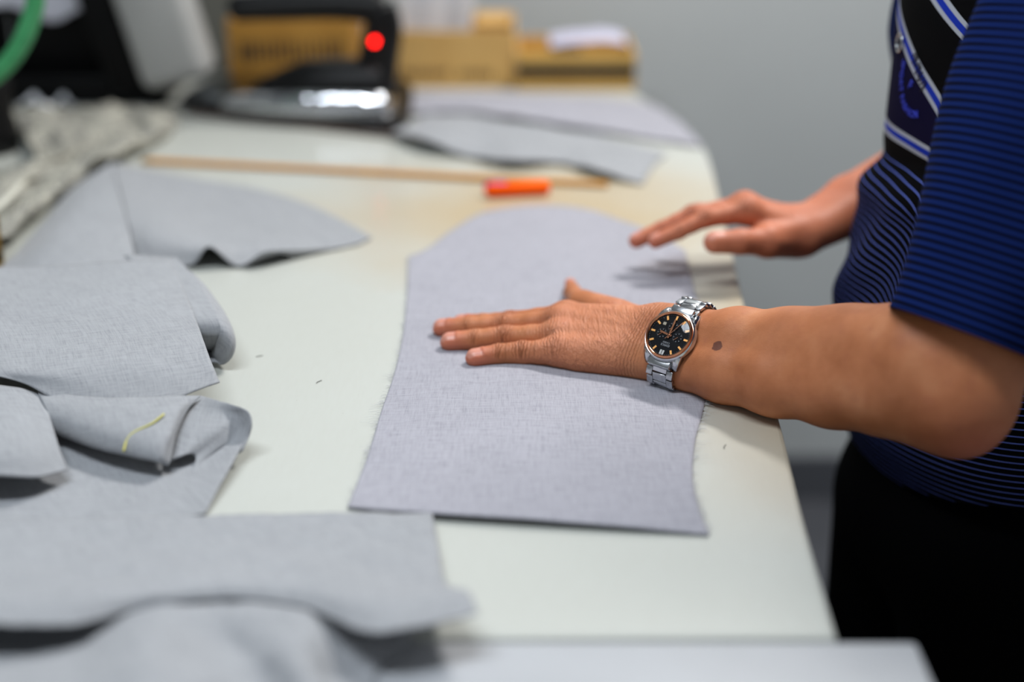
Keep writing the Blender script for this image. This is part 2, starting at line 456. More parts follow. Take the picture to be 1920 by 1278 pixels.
def left_arm(P, detail=True):
    # palm and metacarpals
    d = None
    for k in ('index', 'middle', 'ring', 'pinky'):
        mcp, r3 = FL[k][3]
        base = WC - Wa * .020 + Wr * wbase[k] * 1.0 + Wn * .003
        c = cap_d(P, base, mcp, .0165, r3)
        d = c if d is None else smin(d, c, .011)
    heel = WC - Wa * .040
    hyp = cap_d(P, WC - Wa * .026 - Wr * .018 - Wn * .006, P3(1085, 668, .0150), .0175, .0125)
    d = smin(d, hyp, .012)
    then = cap_d(P, WC - Wa * .022 + Wr * .014 - Wn * .010, THL[2][0], .017, .013)
    d = smin(d, then, .012)
    # fingers stay apart from each other
    fd = None
    for k in ('index', 'middle', 'ring', 'pinky'):
        c = finger_sdf(P, FL[k], HNRM)
        fd = c if fd is None else np.minimum(fd, c)
    d = smin(d, fd, .0075)
    th = cap_d(P, THL[0][0], THL[1][0], THL[0][1] * .9, THL[1][1])
    th = smin(th, cap_d(P, THL[1][0], THL[2][0], THL[1][1], THL[2][1]), .004)
    th = smin(th, cap_d(P, THL[2][0], THL[3][0], THL[2][1], THL[3][1]), .006)
    d = smin(d, th, .009)
    # wrist: two bones wide, flattened
    fore = None
    L = np.linalg.norm(ELB - WC)
    secs = [(-.030, .0185, 0, .0135), (.012, .0206, 0, .0150), (.05, .0262, 0, .0155), (.10, .0310, 0, .0150), (.155, .0345, 0, .0140), (.205, .0365, 0, .0125), (L, .0365, 0, .0110)]
    for (s0, r0, w0, oa), (s1, r1, w1, ob) in zip(secs[:-1], secs[1:]):
        ax0 = WC + (ELA if s0 > 0 else Wa) * s0; ax1 = WC + ELA * s1
        for sg in (-1, 1):
            o0 = oa; o1 = ob
            c = cap_d(P, ax0 + Wr * sg * o0, ax1 + Wr * sg * o1, r0, r1)
            fore = c if fore is None else smin(fore, c, .012)
    # muscle of the forearm below the elbow
    fore = smin(fore, cap_d(P, WC + ELA * .14 + Wr * .012 + Wn * .002, ELB + np.array([-.026, .012, .022]), .028, .036), .03)
    d = smin(d, fore, .014)
    up = cap_d(P, ELB + np.array([.004, 0, .0]), SHO, .0425, .052)
    up = smin(up, ell_d(P, ELB + np.array([.006, -.008, -.024]), np.eye(3), (.031, .028, .030)), .03)
    d = smin(d, up, .026)
    if detail:
        near = d < .012
        Q = P[near]; e = np.zeros(len(Q))
        for k in ('index', 'middle', 'ring', 'pinky'):
            (tip, r0), (dip, r1), (pip, r2), (mcp, r3) = FL[k]
            ax = unit(dip - mcp); upv = unit(HNRM - ax * (HNRM @ ax))
            # knuckle bulge, folds over the joints
            e -= .0014 * np.exp(-(((Q - pip - upv * r2 * .6) ** 2).sum(1)) / (.0075 ** 2))
            e -= .0018 * np.exp(-(((Q - mcp - upv * r3 * .7) ** 2).sum(1)) / (.010 ** 2))
            e += wrinkle(Q, pip, ax, upv, r2, .00030, .0042, .0075)
            # nail: a shallow flat with a fold behind it
            t_, ax_, up_, sd_, rr = FFL[k]
            q = Q - t_; u = q @ ax_; v = q @ sd_; h = q @ up_
            nm = (1 - smooth01(np.abs(v), rr * .55, rr * .75)) * smooth01(u, -.0070, -.0055) * (h > 0)
            e += .0005 * nm
            e -= .0004 * np.exp(-((u + .0082) / .0014) ** 2) * (np.abs(v) < rr * .8) * (h > 0)
        # tendons on the back of the hand
        for k in ('index', 'middle', 'ring', 'pinky'):
            mcp = FL[k][3][0] + HNRM * FL[k][3][1] * .9
            b = WC - Wa * .03 + Wr * wbase[k] * .7 + Wn * .018
            ab = mcp - b; t = np.clip((Q - b) @ ab / (ab @ ab), 0, 1)
            dd = ((Q - b - t[:, None] * ab) ** 2).sum(1)
            e -= .0009 * np.exp(-dd / (.0045 ** 2))
        # creases running round the wrist and loose skin on the back of the hand
        s = (Q - WC) @ Wa; hn = (Q - WC) @ Wn; rr_ = (Q - WC) @ Wr
        e += .0004 * smooth01(s, .03, .08) * vnoise(Q, 22, 3)
        d = d.copy(); d[near] += e
    return d

# ---- right arm (far): hand hovering, thumb towards the camera
WRC = atY(1512, 431, 1.468)
ELR = np.array([0.500, 1.600, 0.092]); SHR = np.array([0.47, 1.49, 0.30])
FING_R = {
 'index': [(1229, 452, 1.430, .0080), (1272, 434, 1.434, .0086), (1322, 410, 1.440, .0098), (1402, 396, 1.448, .0140)],
 'middle':[(1193, 451, 1.452, .0084), (1240, 430, 1.456, .0090), (1298, 403, 1.460, .0102), (1396, 388, 1.467, .0145)],
 'ring':  [(1212, 444, 1.474, .0080), (1256, 425, 1.477, .0086), (1308, 400, 1.480, .0098), (1399, 386, 1.486, .0135)],
 'pinky': [(1262, 440, 1.496, .0070), (1294, 424, 1.497, .0076), (1330, 404, 1.499, .0086), (1408, 392, 1.504, .0120)],
}
FR = {k: [(atY(a, b, c), r) for (a, b, c, r) in v] for k, v in FING_R.items()}
THR = [(atY(1340, 454, 1.408), .0118), (atY(1388, 453, 1.411), .0128), (atY(1440, 453, 1.424), .0158), (atY(1497, 446, 1.452), .0185)]
HNR = unit([0.05, 0.05, 1.0])
RA = unit(ELR - WRC); RR = unit(np.cross(RA, HNR)); RN = unit(np.cross(RR, RA)); RN = RN if RN[2] > 0 else -RN
FFR = finger_frames(FR, HNR)
def right_arm(P):
    d = None
    for i, k in enumerate(('index', 'middle', 'ring', 'pinky')):
        mcp, r3 = FR[k][3]
        base = WRC + np.array([-.012, (-.014, -.004, .006, .015)[i], .004])
        c = cap_d(P, base, mcp, .0165, r3)
        d = c if d is None else smin(d, c, .011)
    d = smin(d, cap_d(P, WRC + np.array([-.018, -.012, -.008]), THR[2][0], .019, .0145), .014)
    d = smin(d, cap_d(P, WRC + np.array([-.018, .016, -.010]), FR['pinky'][3][0] - np.array([-.02, 0, .008]), .017, .012), .014)
    fd = None
    for k in FR:
        c = finger_sdf(P, FR[k], HNR); fd = c if fd is None else np.minimum(fd, c)
    d = smin(d, fd, .0075)
    th = cap_d(P, THR[0][0], THR[1][0], THR[0][1], THR[1][1])
    th = smin(th, cap_d(P, THR[1][0], THR[2][0], THR[1][1], THR[2][1]), .005)
    th = smin(th, cap_d(P, THR[2][0], THR[3][0], THR[2][1], THR[3][1]), .006)
    d = smin(d, th, .008)
    L = np.linalg.norm(ELR - WRC)
    for sg in (-1, 1):
        o = RR * sg * .0125
        c = cap_d(P, WRC + o - RA * .01, WRC + o + RA * L * .35, .0185, .027)
        c = smin(c, cap_d(P, WRC + o + RA * L * .35, ELR + o, .027, .036), .01)
        d = smin(d, c, .014)
    d = smin(d, cap_d(P, ELR, SHR, .043, .052), .026)
    # styloid bump, tendons to the thumb
    d = smin(d, cap_d(P, WRC + np.array([.004, -.014, .010]), THR[2][0] + np.array([0, -.004, .010]), .0052, .0050), .008)
    near = d < .012; Q = P[near]; e = np.zeros(len(Q))
    for k in FR:
        (tip, r0), (dip, r1), (pip, r2), (mcp, r3) = FR[k]
        ax = unit(dip - mcp); upv = unit(HNR - ax * (HNR @ ax))
        e -= .0016 * np.exp(-(((Q - pip - upv * r2 * .6) ** 2).sum(1)) / (.008 ** 2))
        e -= .0030 * np.exp(-(((Q - mcp - upv * r3 * .7) ** 2).sum(1)) / (.011 ** 2))
        e += wrinkle(Q, pip, ax, upv, r2, .0004, .0032, .0075)
    d = d.copy(); d[near] += e
    return d

# ---- trunk, neck and head (mostly under the clothes or above the picture)
YAW = math.radians(14)
FRONT = np.array([-math.cos(YAW), -math.sin(YAW), 0.0]); SIDE = np.array([math.sin(YAW), -math.cos(YAW), 0.0])   # SIDE = his left, towards the camera
def trunk(P):
    R = np.stack([FRONT, SIDE, [0, 0, 1.0]])
    d = ell_d(P, (.485, 1.33, -.02), R, (.095, .125, .17))
    d = smin(d, ell_d(P, (.505, 1.325, .18), R, (.065, .125, .17)), .04)
    d = smin(d, cap_d(P, (.49, 1.16, .325), (.50, 1.46, .330), .045, .045), .05)
    d = smin(d, cap_d(P, (.50, 1.31, .33), (.475, 1.305, .46), .056, .054), .04)
    d = smin(d, cap_d(P, ELB * .45 + SHO * .55, SHO, .040, .046), .02)
    d = smin(d, cap_d(P, ELR * .45 + SHR * .55, SHR, .040, .046), .02)
    hc = np.array([.445, 1.30, .575]); f = unit(FRONT + np.array([0, 0, -.35])); u = unit(np.array([0, 0, 1.0]) - f * f[2]); s = np.cross(u, f)
    HR = np.stack([f, s, u])
    h = ell_d(P, hc, HR, (.096, .074, .112))
    h = smin(h, ell_d(P, hc + f * .030 - u * .055, HR, (.060, .055, .060)), .03)
    h = smin(h, cap_d(P, hc + f * .086 + u * .012, hc + f * .112 - u * .026, .009, .014), .012)
    for sg in (-1, 1):
        h = smin(h, ell_d(P, hc + s * sg * .076 - f * .004 - u * .010, HR, (.018, .007, .032)), .006)
        h = -smin(-h, ell_d(P, hc + f * .094 + s * sg * .032 + u * .004, HR, (.014, .017, .012)), .012)
        h = smin(h, ell_d(P, hc + f * .080 + s * sg * .032 + u * .003, HR, (.012, .013, .012)), .003)
    h = smin(h, cap_d(P, hc + f * .086 - u * .062 - s * .02, hc + f * .086 - u * .062 + s * .02, .007, .007), .008)
    return smin(d, h, .03)
HEADC = np.array([.445, 1.30, .575])

VL, FL_ = mesh_sdf(left_arm, (-.105, .925, -.005), (.545, 1.40, .375), .0010)
stamp('left'); VR, FR_ = mesh_sdf(right_arm, (.105, 1.37, .0), (.565, 1.665, .365), .0016)
VT, FT_ = mesh_sdf(trunk, (.28, 1.05, -.25), (.66, 1.60, .73), .0065)
stamp('sdf')
def hand_attrs(V, FD, FFd, dors, thumb):
    red = np.zeros(len(V)); nail = np.zeros(len(V))
    for k, js in FD.items():
        (tip, r0), (dip, r1), (pip, r2), (mcp, r3) = js
        t_, ax, up, sd, rr = FFd[k]
        q = V - t_; u = q @ ax; v = q @ sd; h = q @ up
        dist = np.sqrt((q * q).sum(1))
        red = np.maximum(red, np.exp(-(dist / .016) ** 2))
        red = np.maximum(red, .45 * np.exp(-((V - pip) ** 2).sum(1) / .012 ** 2))
        red = np.maximum(red, .40 * np.exp(-((V - mcp) ** 2).sum(1) / .016 ** 2))
        nail = np.maximum(nail, (1 - smooth01(np.abs(v), rr * .50, rr * .68)) * smooth01(u + 18 * v * v, -.0068, -.0052) * smooth01(h, rr * .30, rr * .46) * (dist < .02))
    (t0, r0), (t1, r1) = thumb[0], thumb[1]
    ax = unit(t0 - t1); up = unit(dors - ax * (dors @ ax)); sd = np.cross(ax, up); q = V - t0
    u = q @ ax; v = q @ sd; h = q @ up; dist = np.sqrt((q * q).sum(1))
    red = np.maximum(red, .9 * np.exp(-(dist / .018) ** 2))
    nail = np.maximum(nail, (1 - smooth01(np.abs(v), r0 * .66, r0 * .8)) * smooth01(u, -.0095, -.0085) * smooth01(h, r0 * .25, r0 * .4) * (dist < .022))
    return red, nail
def crease_attrs(V, FD, dors, wrist=None):
    cu = np.zeros(len(V)); cw = np.zeros(len(V))
    def put(u, w):
        k = w > cw; cu[k] = u[k]; cw[k] = w[k]
    for k, js in FD.items():
        (tip, r0), (dip, r1), (pip, r2), (mcp, r3) = js
        for (c, r, wd, am) in ((pip, r2, .0085, 1.0), (dip, r1, .0045, .7), (mcp * .85 + pip * .15, r3, .013, .55)):
            ax = unit(dip - mcp); up = unit(dors - ax * (dors @ ax)); q = V - c; u = q @ ax; h = q @ up; v = q @ np.cross(ax, up)
            near = (q * q).sum(1) < (2.2 * max(r, wd)) ** 2
            put(u + .30 * v * np.sign(u) * np.sign(v) * .6, am * np.exp(-(u / wd) ** 2) * smooth01(h, -.2 * r, r * .6) * near * (1 - smooth01(np.abs(v), r * .9, r * 1.3)))
    if wrist is not None:
        c, ax = wrist; u = (V - c) @ ax; put(u, .5 * np.exp(-((u + .036) / .012) ** 2))
    return cu, cw
rl, nl = hand_attrs(VL, FL, FFL, HNRM, THL)
cul, cwl = crease_attrs(VL, FL, HNRM, (WC, Wa))
sl_ = (VL - WC) @ Wa; dwl = smooth01(-sl_, .02, .045) * (1 - smooth01(-sl_, .105, .135))
rl = np.maximum(rl, .8 * np.exp(-((VL - (ELB + np.array([.01, -.035, -.04]))) ** 2).sum(1) / .035 ** 2))
rr_, nr_ = hand_attrs(VR, FR, FFR, HNR, [(THR[0][0], THR[0][1]), (THR[1][0], THR[1][1])])
rr_ = np.maximum(rr_, .5)
cur, cwr = crease_attrs(VR, FR, HNR)
V = np.vstack([VL, VR, VT]); F = np.vstack([FL_, FR_ + len(VL), FT_ + len(VL) + len(VR)])
red = np.concatenate([rl, rr_, np.zeros(len(VT))]); nail = np.concatenate([nl, nr_, np.zeros(len(VT))])

stamp('attrs')
BODY_ORG = np.array([.47, 1.30, -T])
# find the mole on the forearm: where the line of sight meets the skin
bvhL = BVHTree.FromPolygons([Vector(v) for v in VL], [tuple(f) for f in FL_.tolist()])
def hit(px, py, tree=None):
    r = unit(ray(px, py)); h = (tree or bvhL).ray_cast(Vector(CAM), Vector(r))
    return np.array(h[0]) if h[0] is not None else None
MOLE = hit(1345, 648); 
if MOLE is None: MOLE = WC + Wa * .04 + Wn * .02

stamp('bvh')
def skin_material():
    m = mat('tanned_skin', srgb(188, 120, 84), 0.48); n = NT(m); v = n.coord()
    c1 = n.ramp(n.noise(v, 26, 4, 0.6), [(0.3, srgb(170, 101, 60)), (0.55, srgb(189, 118, 76)), (0.75, srgb(202, 134, 92))])
    c2 = n.mix(n.math('MULTIPLY', n.attr('red'), 0.75), c1, srgb(204, 112, 92))
    c2 = n.mix(n.math('MULTIPLY', n.attr('dw'), 0.45), c2, srgb(206, 132, 98))
    blot = n.ramp(n.noise(v, 75, 3, 0.55), [(0.56, (0, 0, 0)), (0.72, (1, 1, 1))])
    c2 = n.mix(n.math('MULTIPLY', blot, 0.22), c2, srgb(160, 88, 66))
    nl = n.attr('nail')
    c3 = n.mix(n.math('MULTIPLY', nl, 0.8), c2, srgb(214, 150, 132))
    # mole
    d = n.n('ShaderNodeVectorMath', operation='DISTANCE'); n.l(v, d.inputs[0]); d.inputs[1].default_value = tuple(MOLE - BODY_ORG)
    dd = n.math('ADD', d.outputs['Value'], n.math('MULTIPLY', n.math('SUBTRACT', n.noise(v, 220, 2), 0.5), 0.0042))
    k = n.math('MULTIPLY', n.math('SUBTRACT', 0.0052, dd), 1200.0, clamp=True)
    c4 = n.mix(n.math('MULTIPLY', k, 0.9), c3, srgb(92, 48, 34))
    n.base(c4)
    vo = n.n('ShaderNodeTexVoronoi', feature='DISTANCE_TO_EDGE'); n.l(v, vo.inputs['Vector']); vo.inputs['Scale'].default_value = 520
    h = n.math('ADD', n.math('MULTIPLY', n.math('MINIMUM', vo.outputs['Distance'], 0.25), 1.2), n.math('MULTIPLY', n.noise(n.mapping(v, scale=(260, 420, 420), rot=(0, 0, .5)), 1.0, 3), 0.9))
    h = n.math('MULTIPLY', h, n.math('SUBTRACT', 1.0, nl))
    # folds over the joints and round the wrist, loose skin on the back of the hand
    jit = n.math('MULTIPLY', n.math('SUBTRACT', n.noise(v, 190, 2), 0.5), 0.0032)
    ph = n.math('MULTIPLY', n.math('ADD', n.attr('cu'), jit), PI / 0.0031)
    cr_ = n.math('POWER', n.math('ABSOLUTE', n.math('SINE', ph)), 0.45)
    cre = n.math('MULTIPLY', n.math('SUBTRACT', cr_, 1.0), n.attr('cw'))
    def loose(rot, sc):
        w = n.noise(n.mapping(v, scale=sc, rot=rot), 1.0, 3, 0.6, 0.4)
        return n.math('MINIMUM', n.math('MULTIPLY', n.math('ABSOLUTE', n.math('SUBTRACT', w, 0.5)), 7.0), 1.0)
    lo = n.math('MULTIPLY', n.math('SUBTRACT', n.math('MULTIPLY', n.math('ADD', loose((0, 0, .35), (210, 42, 100)), loose((0, 0, -.45), (170, 38, 90))), 0.5), 1.0), n.attr('dw'))
    nb = n.bump(n.math('ADD', cre, n.math('MULTIPLY', lo, 0.45)), 1.0, 0.0019)
    n.normal(n.bump(h, 0.30, 0.0005, nb))
    n.b.inputs['Subsurface Weight'].default_value = 0.12
    n.b.inputs['Subsurface Radius'].default_value = (1.0, 0.35, 0.2); n.b.inputs['Subsurface Scale'].default_value = 0.004
    n.l(n.math('SUBTRACT', 0.56, n.math('MULTIPLY', nl, 0.22)), n.b.inputs['Roughness'])
    return m
M['skin'] = skin_material()
person = mesh_obj('person', V - 0, F, M['skin'], None, True, attrs={'red': red, 'nail': nail, 'cu': np.concatenate([cul, cur, np.zeros(len(VT))]), 'cw': np.concatenate([cwl, cwr, np.zeros(len(VT))]), 'dw': np.concatenate([dwl, np.zeros(len(VR) + len(VT))])})
# put the origin on the floor between the feet
delta = BODY_ORG - ROOTLOC[person.name]
person.data.transform(Matrix.Translation(Vector(-delta))); person.location = tuple(BODY_ORG + np.array([0, 0, T])); ROOTLOC[person.name] = BODY_ORG
finish(person, 'man in dark blue striped polo shirt smoothing the cloth with both hands', 'person')

# ------------------------------------------------------------------ clothing
def shirt_material():
    m = mat('striped_jersey', (0.01, 0.01, 0.02), 0.9, Specular_IOR_Level=0.08); n = NT(m); v = n.coord()
    z = n.attr('sz'); w1 = n.attr('sw1'); w2 = n.attr('sw2')
    black = srgb(3, 3, 5); navy = srgb(13, 9, 42); line = srgb(100, 116, 200); white = srgb(170, 174, 184); blue = srgb(28, 52, 165)
    f = n.math('FRACT', n.math('DIVIDE', z, 0.0066))
    thin = n.math('LESS_THAN', f, 0.13)
    col = n.mix(thin, black, line)
    # plain black band under the lower chest stripe
    col = n.mix(n.math('GREATER_THAN', w2, -0.026), col, black)
    col = n.mix(n.math('GREATER_THAN', w2, 0.0), col, navy)
    col = n.mix(n.math('GREATER_THAN', w1, 0.0), col, black)
    def band(c, w, base, hw):
        a = n.math('ABSOLUTE', w)
        c = n.mix(n.math('LESS_THAN', a, hw), c, white)
        return n.mix(n.math('LESS_THAN', a, hw * 0.42), c, blue)
    col = band(col, w2, None, 0.0070)
    col = band(col, w1, None, 0.0085)
    col = band(col, n.attr('sw0'), None, 0.0075)
    rib = n.math('SINE', n.math('MULTIPLY', z, 2 * PI / 0.0016))
    n.base(col); n.normal(n.bump(n.noise(v, 900, 2), 0.25, 0.0006))
    return m
def sleeve_material():
    m = mat('ribbed_navy_jersey', srgb(16, 22, 62), 0.9, Specular_IOR_Level=0.08); n = NT(m)
    t = n.attr('st')
    f = n.math('ADD', n.math('MULTIPLY', n.math('SINE', n.math('MULTIPLY', t, 2 * PI / 0.0066)), 0.5), 0.5)
    n.base(n.ramp(f, [(0.20, srgb(4, 5, 14)), (0.65, srgb(13, 28, 78)), (0.95, srgb(22, 46, 112))]))
    n.normal(n.bump(f, 0.5, 0.0012)); return m
M['shirt'] = shirt_material(); M['sleeve'] = sleeve_material()
M['trouser'] = speckle('black_trouser_cloth', srgb(2, 2, 3), srgb(4, 4, 5), 400, 0.95, Specular_IOR_Level=0.05)

stamp('person')
# torso of the shirt: a loft of level rings
def shirt_rings():
    #   z     centre x, y   depth-front  depth-back  half width
    L = [(-.150, .480, 1.315, .112, .12, .165),
         (-.110, .478, 1.315, .128, .12, .168),
         (-.050, .475, 1.315, .137, .12, .170),
         (.005, .475, 1.318, .137, .12, .170),
         (.050, .476, 1.320, .128, .12, .170),
         (.095, .477, 1.322, .112, .12, .170),
         (.130, .478, 1.324, .098, .12, .170),
         (.160, .479, 1.325, .090, .12, .172),
         (.200, .480, 1.325, .091, .12, .174),
         (.250, .481, 1.325, .090, .12, .176),
         (.300, .482, 1.325, .088, .12, .180),
         (.345, .486, 1.325, .080, .11, .184),
         (.385, .492, 1.318, .068, .10, .140),
         (.405, .493, 1.315, .062, .082, .078),
         (.430, .488, 1.312, .058, .074, .068)]
    return np.array(L)
SR = shirt_rings()
zz = np.linspace(SR[0, 0], SR[-1, 0], 150)
par = np.stack([np.interp(zz, SR[:, 0], SR[:, k]) for k in range(6)], 1)
for _ in range(6): par[1:-1, 1:] = (par[:-2, 1:] + 2 * par[1:-1, 1:] + par[2:, 1:]) / 4
NA = 220; V = []; 
for (z, cx, cy, df, db, hw) in par:
    a = np.linspace(0, 2 * PI, NA, endpoint=False)
    ca, sa = np.cos(a), np.sin(a); p = 0.86
    u = np.sign(ca) * np.abs(ca) ** p; w = np.sign(sa) * np.abs(sa) ** p
    dep = np.where(u > 0, df, db)
    # hem sags at the side
    zs = z + (0.034 * np.clip((-.03 - z) / .12, 0, 1)) * (w > 0) * np.abs(w) ** 1.5
    q = np.array([cx, cy, 0]) + (u * dep)[:, None] * FRONT + (w * hw)[:, None] * SIDE; q[:, 2] = zs
    V.append(q)
V = np.vstack(V)
# cloth folds: soft diagonal waves, a roll of cloth over the belly
nrm = V - np.repeat(np.stack([par[:, 1], par[:, 2], par[:, 0]], 1), NA, 0); nrm[:, 2] = 0; nrm /= np.linalg.norm(nrm, axis=1)[:, None]
zrep = np.repeat(par[:, 0], NA)
fold = .0035 * np.sin(V[:, 1] * 55 + V[:, 2] * 40 + 1.5 * np.sin(V[:, 2] * 22)) * np.exp(-((zrep - .05) / .12) ** 2)
fold += .010 * np.exp(-((zrep - .125 - .10 * (1.30 - V[:, 1])) / .016) ** 2) - .006 * np.exp(-((zrep - .155 - .10 * (1.30 - V[:, 1])) / .012) ** 2)
V = V + nrm * fold[:, None]
nz_ = len(par)
F = [(i * NA + k, i * NA + (k + 1) % NA, (i + 1) * NA + (k + 1) % NA, (i + 1) * NA + k) for i in range(nz_ - 1) for k in range(NA)]
sz = V[:, 2] + .022 * np.exp(-(((V[:, 1] - 1.235) / .035) ** 2)) * np.exp(-((V[:, 2] - .09) / .05) ** 2) * 1.6
bvhS = BVHTree.FromPolygons([Vector(v) for v in V], F)
def chest_band(p0, p1):
    a, b = hit(*p0, bvhS), hit(*p1, bvhS)
    k = (b[2] - a[2]) / (b[1] - a[1]); nrm_ = math.sqrt(1 + k * k)
    return (V[:, 2] - a[2] - k * (V[:, 1] - a[1])) / nrm_
sw0 = chest_band((1768, 6), (1812, 60)); sw1 = chest_band((1706, 92), (1752, 178)); sw2 = chest_band((1676, 247), (1722, 276))
shirt = mesh_obj('polo_shirt', V, F, M['shirt'], person, True, attrs={'sz': sz, 'sw0': sw0, 'sw1': sw1, 'sw2': sw2})
shirt['label'] = 'dark striped polo shirt body'
md = shirt.modifiers.new('thickness', 'SOLIDIFY'); md.thickness = 0.0016; md.offset = 1

def sleeve(name, A, B, t0, r0, r1, hem_n, top_n, label):
    n_r, n_a = 90, 64; V = []; st = []
    for i in range(n_r):
        f = i / (n_r - 1); t = t0 + (1.12 - t0) * f; c = A + (B - A) * t
        nn = unit(hem_n * (1 - f) + top_n * f)
        r = r0 + (r1 - r0) * smooth01(np.array(f), 0, .55)
        r = r * (1 - .75 * smooth01(np.array(f), .86, 1.0))
        ux = unit(np.cross(nn, [0, 1.0, 0])); uy = np.cross(nn, ux)
        for k in range(n_a):
            a = 2 * PI * k / n_a
            w = r * (1 + .028 * math.sin(3 * a + 5 * f) + .02 * math.sin(5 * a - 7 * f + 1))
            V.append(c + w * (math.cos(a) * ux + math.sin(a) * uy * .88)); st.append(t * np.linalg.norm(B - A) * 1.0)
    F = [(i * n_a + k, i * n_a + (k + 1) % n_a, (i + 1) * n_a + (k + 1) % n_a, (i + 1) * n_a + k) for i in range(n_r - 1) for k in range(n_a)]
    F.append(tuple((n_r - 1) * n_a + k for k in range(n_a)))
    o = mesh_obj(name, np.array(V), F, M['sleeve'], shirt, True, attrs={'st': st}); o['label'] = label
    md = o.modifiers.new('thickness', 'SOLIDIFY'); md.thickness = 0.0018; md.offset = 0
    return o
UA = unit(SHO - ELB)
hem = unit(np.array([.36, .28, .89])); topn = unit(UA + np.array([-.15, .0, .7]))
sleeve('sleeve', ELB + np.array([-.004, -.004, 0]), SHO + np.array([.022, .015, .100]), .105, .066, .084, hem, topn, 'navy ribbed sleeve with blue stripes')
sleeve('sleeve', ELR, SHR, .35, .062, .074, unit(SHR - ELR), unit(SHR - ELR), 'navy ribbed sleeve with blue stripes')

# embroidery and snap ring on the chest
def text_on_shirt(body, px, py, size, rot, m, name, arc=None):
    """letters as real thin relief, laid on the shirt where the line of sight meets it"""
    c = bpy.data.curves.new(name, 'FONT'); c.body = body; c.size = 1.0; c.extrude = 0.0; c.align_x = 'CENTER'; c.align_y = 'CENTER'; c.resolution_u = 2
    tmp = bpy.data.objects.new(name, c); COL.objects.link(tmp)
    dg = bpy.context.evaluated_depsgraph_get(); me = bpy.data.meshes.new_from_object(tmp.evaluated_get(dg))
    vs = np.array([v.co[:] for v in me.vertices]); fs = [tuple(p.vertices) for p in me.polygons]
    bpy.data.objects.remove(tmp)
    h = hit(px, py, bvhS); loc, nn, _, _ = bvhS.find_nearest(Vector(h)); nn = np.array(nn)
    nn = nn if nn @ (CAM - h) > 0 else -nn
    up = unit(np.array([0, 0, 1.0]) - nn * nn[2]); ri = np.cross(up, nn)
    x, y = vs[:, 0] * size, vs[:, 1] * size
    if arc:
        a = x / arc; x, y = (arc + 0) * np.sin(a), -(arc) * np.cos(a) * -1 - arc if arc < 0 else arc - arc * np.cos(a) + y
        x = (arc - vs[:, 1] * size) * np.sin(a); y = arc - (arc - vs[:, 1] * size) * np.cos(a)
    cr, sr = math.cos(rot), math.sin(rot); X = x * cr - y * sr; Y = x * sr + y * cr
    out = []
    for a, b in zip(X, Y):
        p = h + ri * a + up * b
        q, n2, _, _ = bvhS.find_nearest(Vector(p)); n2 = np.array(n2); n2 = n2 if n2 @ (CAM - h) > 0 else -n2
        out.append(np.array(q) + n2 * .0024)
    n0 = len(out); top = np.array(out)
    o = mesh_obj(name, top, fs, m, shirt, False)
    md = o.modifiers.new('thickness', 'SOLIDIFY'); md.thickness = .0008; md.offset = 1
    return o
M['embroidery'] = mat('blue_embroidery', srgb(44, 58, 190), 0.7)
M['embroidery_dark'] = mat('dark_embroidery', srgb(10, 10, 16), 0.8)
try:
    o = text_on_shirt('SPORT FASHION', 1697, 186, .0105, -0.75, M['embroidery'], 'embroidered_lettering', arc=.034); o['label'] = 'curved blue embroidered lettering'
    o = text_on_shirt('F', 1712, 160, .014, -0.45, M['embroidery'], 'embroidered_letter'); o['label'] = 'blue embroidered letter F'
    o = text_on_shirt('/|\\/|\\|//|', 1727, 132, .0150, -0.72, M['embroidery_dark'], 'stitching'); o['label'] = 'dark stitching over the white and blue stripe'
except Exception as ex:
    print('text', ex)
h = hit(1694, 80, bvhS)
if h is not None:
    _, nn, _, _ = bvhS.find_nearest(Vector(h)); nn = np.array(nn); nn = nn if nn @ (CAM - h) > 0 else -nn
    u = unit(np.cross(nn, [0, 0, 1.0])); w = np.cross(nn, u)
    ring = [h + nn * .004 + .0085 * (math.cos(a) * u + math.sin(a) * w) for a in np.linspace(0, 2 * PI, 28)]
    o = MB().tube(ring, .0013, 8, False).build('zip_ring', M['steel_brushed'], shirt); o['label'] = 'small dark steel ring'

# trousers and shoes
def trousers(P):
    R = np.stack([FRONT, SIDE, [0, 0, 1.0]])
    d = ell_d(P, (.475, 1.315, -.20), R, (.118, .152, .14))
    for sg, k in ((1, .085), (-1, .085)):
        hip = np.array([.475, 1.315, -.24]) + SIDE * sg * .080
        kn = hip + np.array([-.015, 0, -.30]); an = hip + np.array([.015, 0, -.66])
        d = smin(d, cap_d(P, hip, kn, .098, .078), .03); d = smin(d, cap_d(P, kn, an, .078, .062), .02)
    return d
Vt, Ft = mesh_sdf(trousers, (.27, 1.08, -.97), (.68, 1.56, -.04), .008)
k_ = Vt[:, 2] > -.99
o = mesh_obj('trousers', Vt, Ft, M['trouser'], person, True); o['label'] = 'black trousers'
o = MB().box(tuple(np.array([.475, 1.315, -.115])), (.001, .001, .001)) if False else None
for sg in (1, -1):
    c = np.array([.475, 1.315, -T + .045]) + SIDE * sg * .085
    def shoe(P, c=c):
        R = np.stack([FRONT, SIDE, [0, 0, 1.0]])
        d = smin(ell_d(P, c + FRONT * .07 - np.array([0, 0, .012]), R, (.125, .048, .032)), ell_d(P, c + np.array([0, 0, .01]), R, (.07, .046, .055)), .03)
        return np.maximum(d, (-T + .002) - P[:, 2])
    Vs, Fs = mesh_sdf(shoe, c - .26, c + .26, .008)
    mesh_obj('shoe', Vs, Fs, M['black_metal'], person, True)
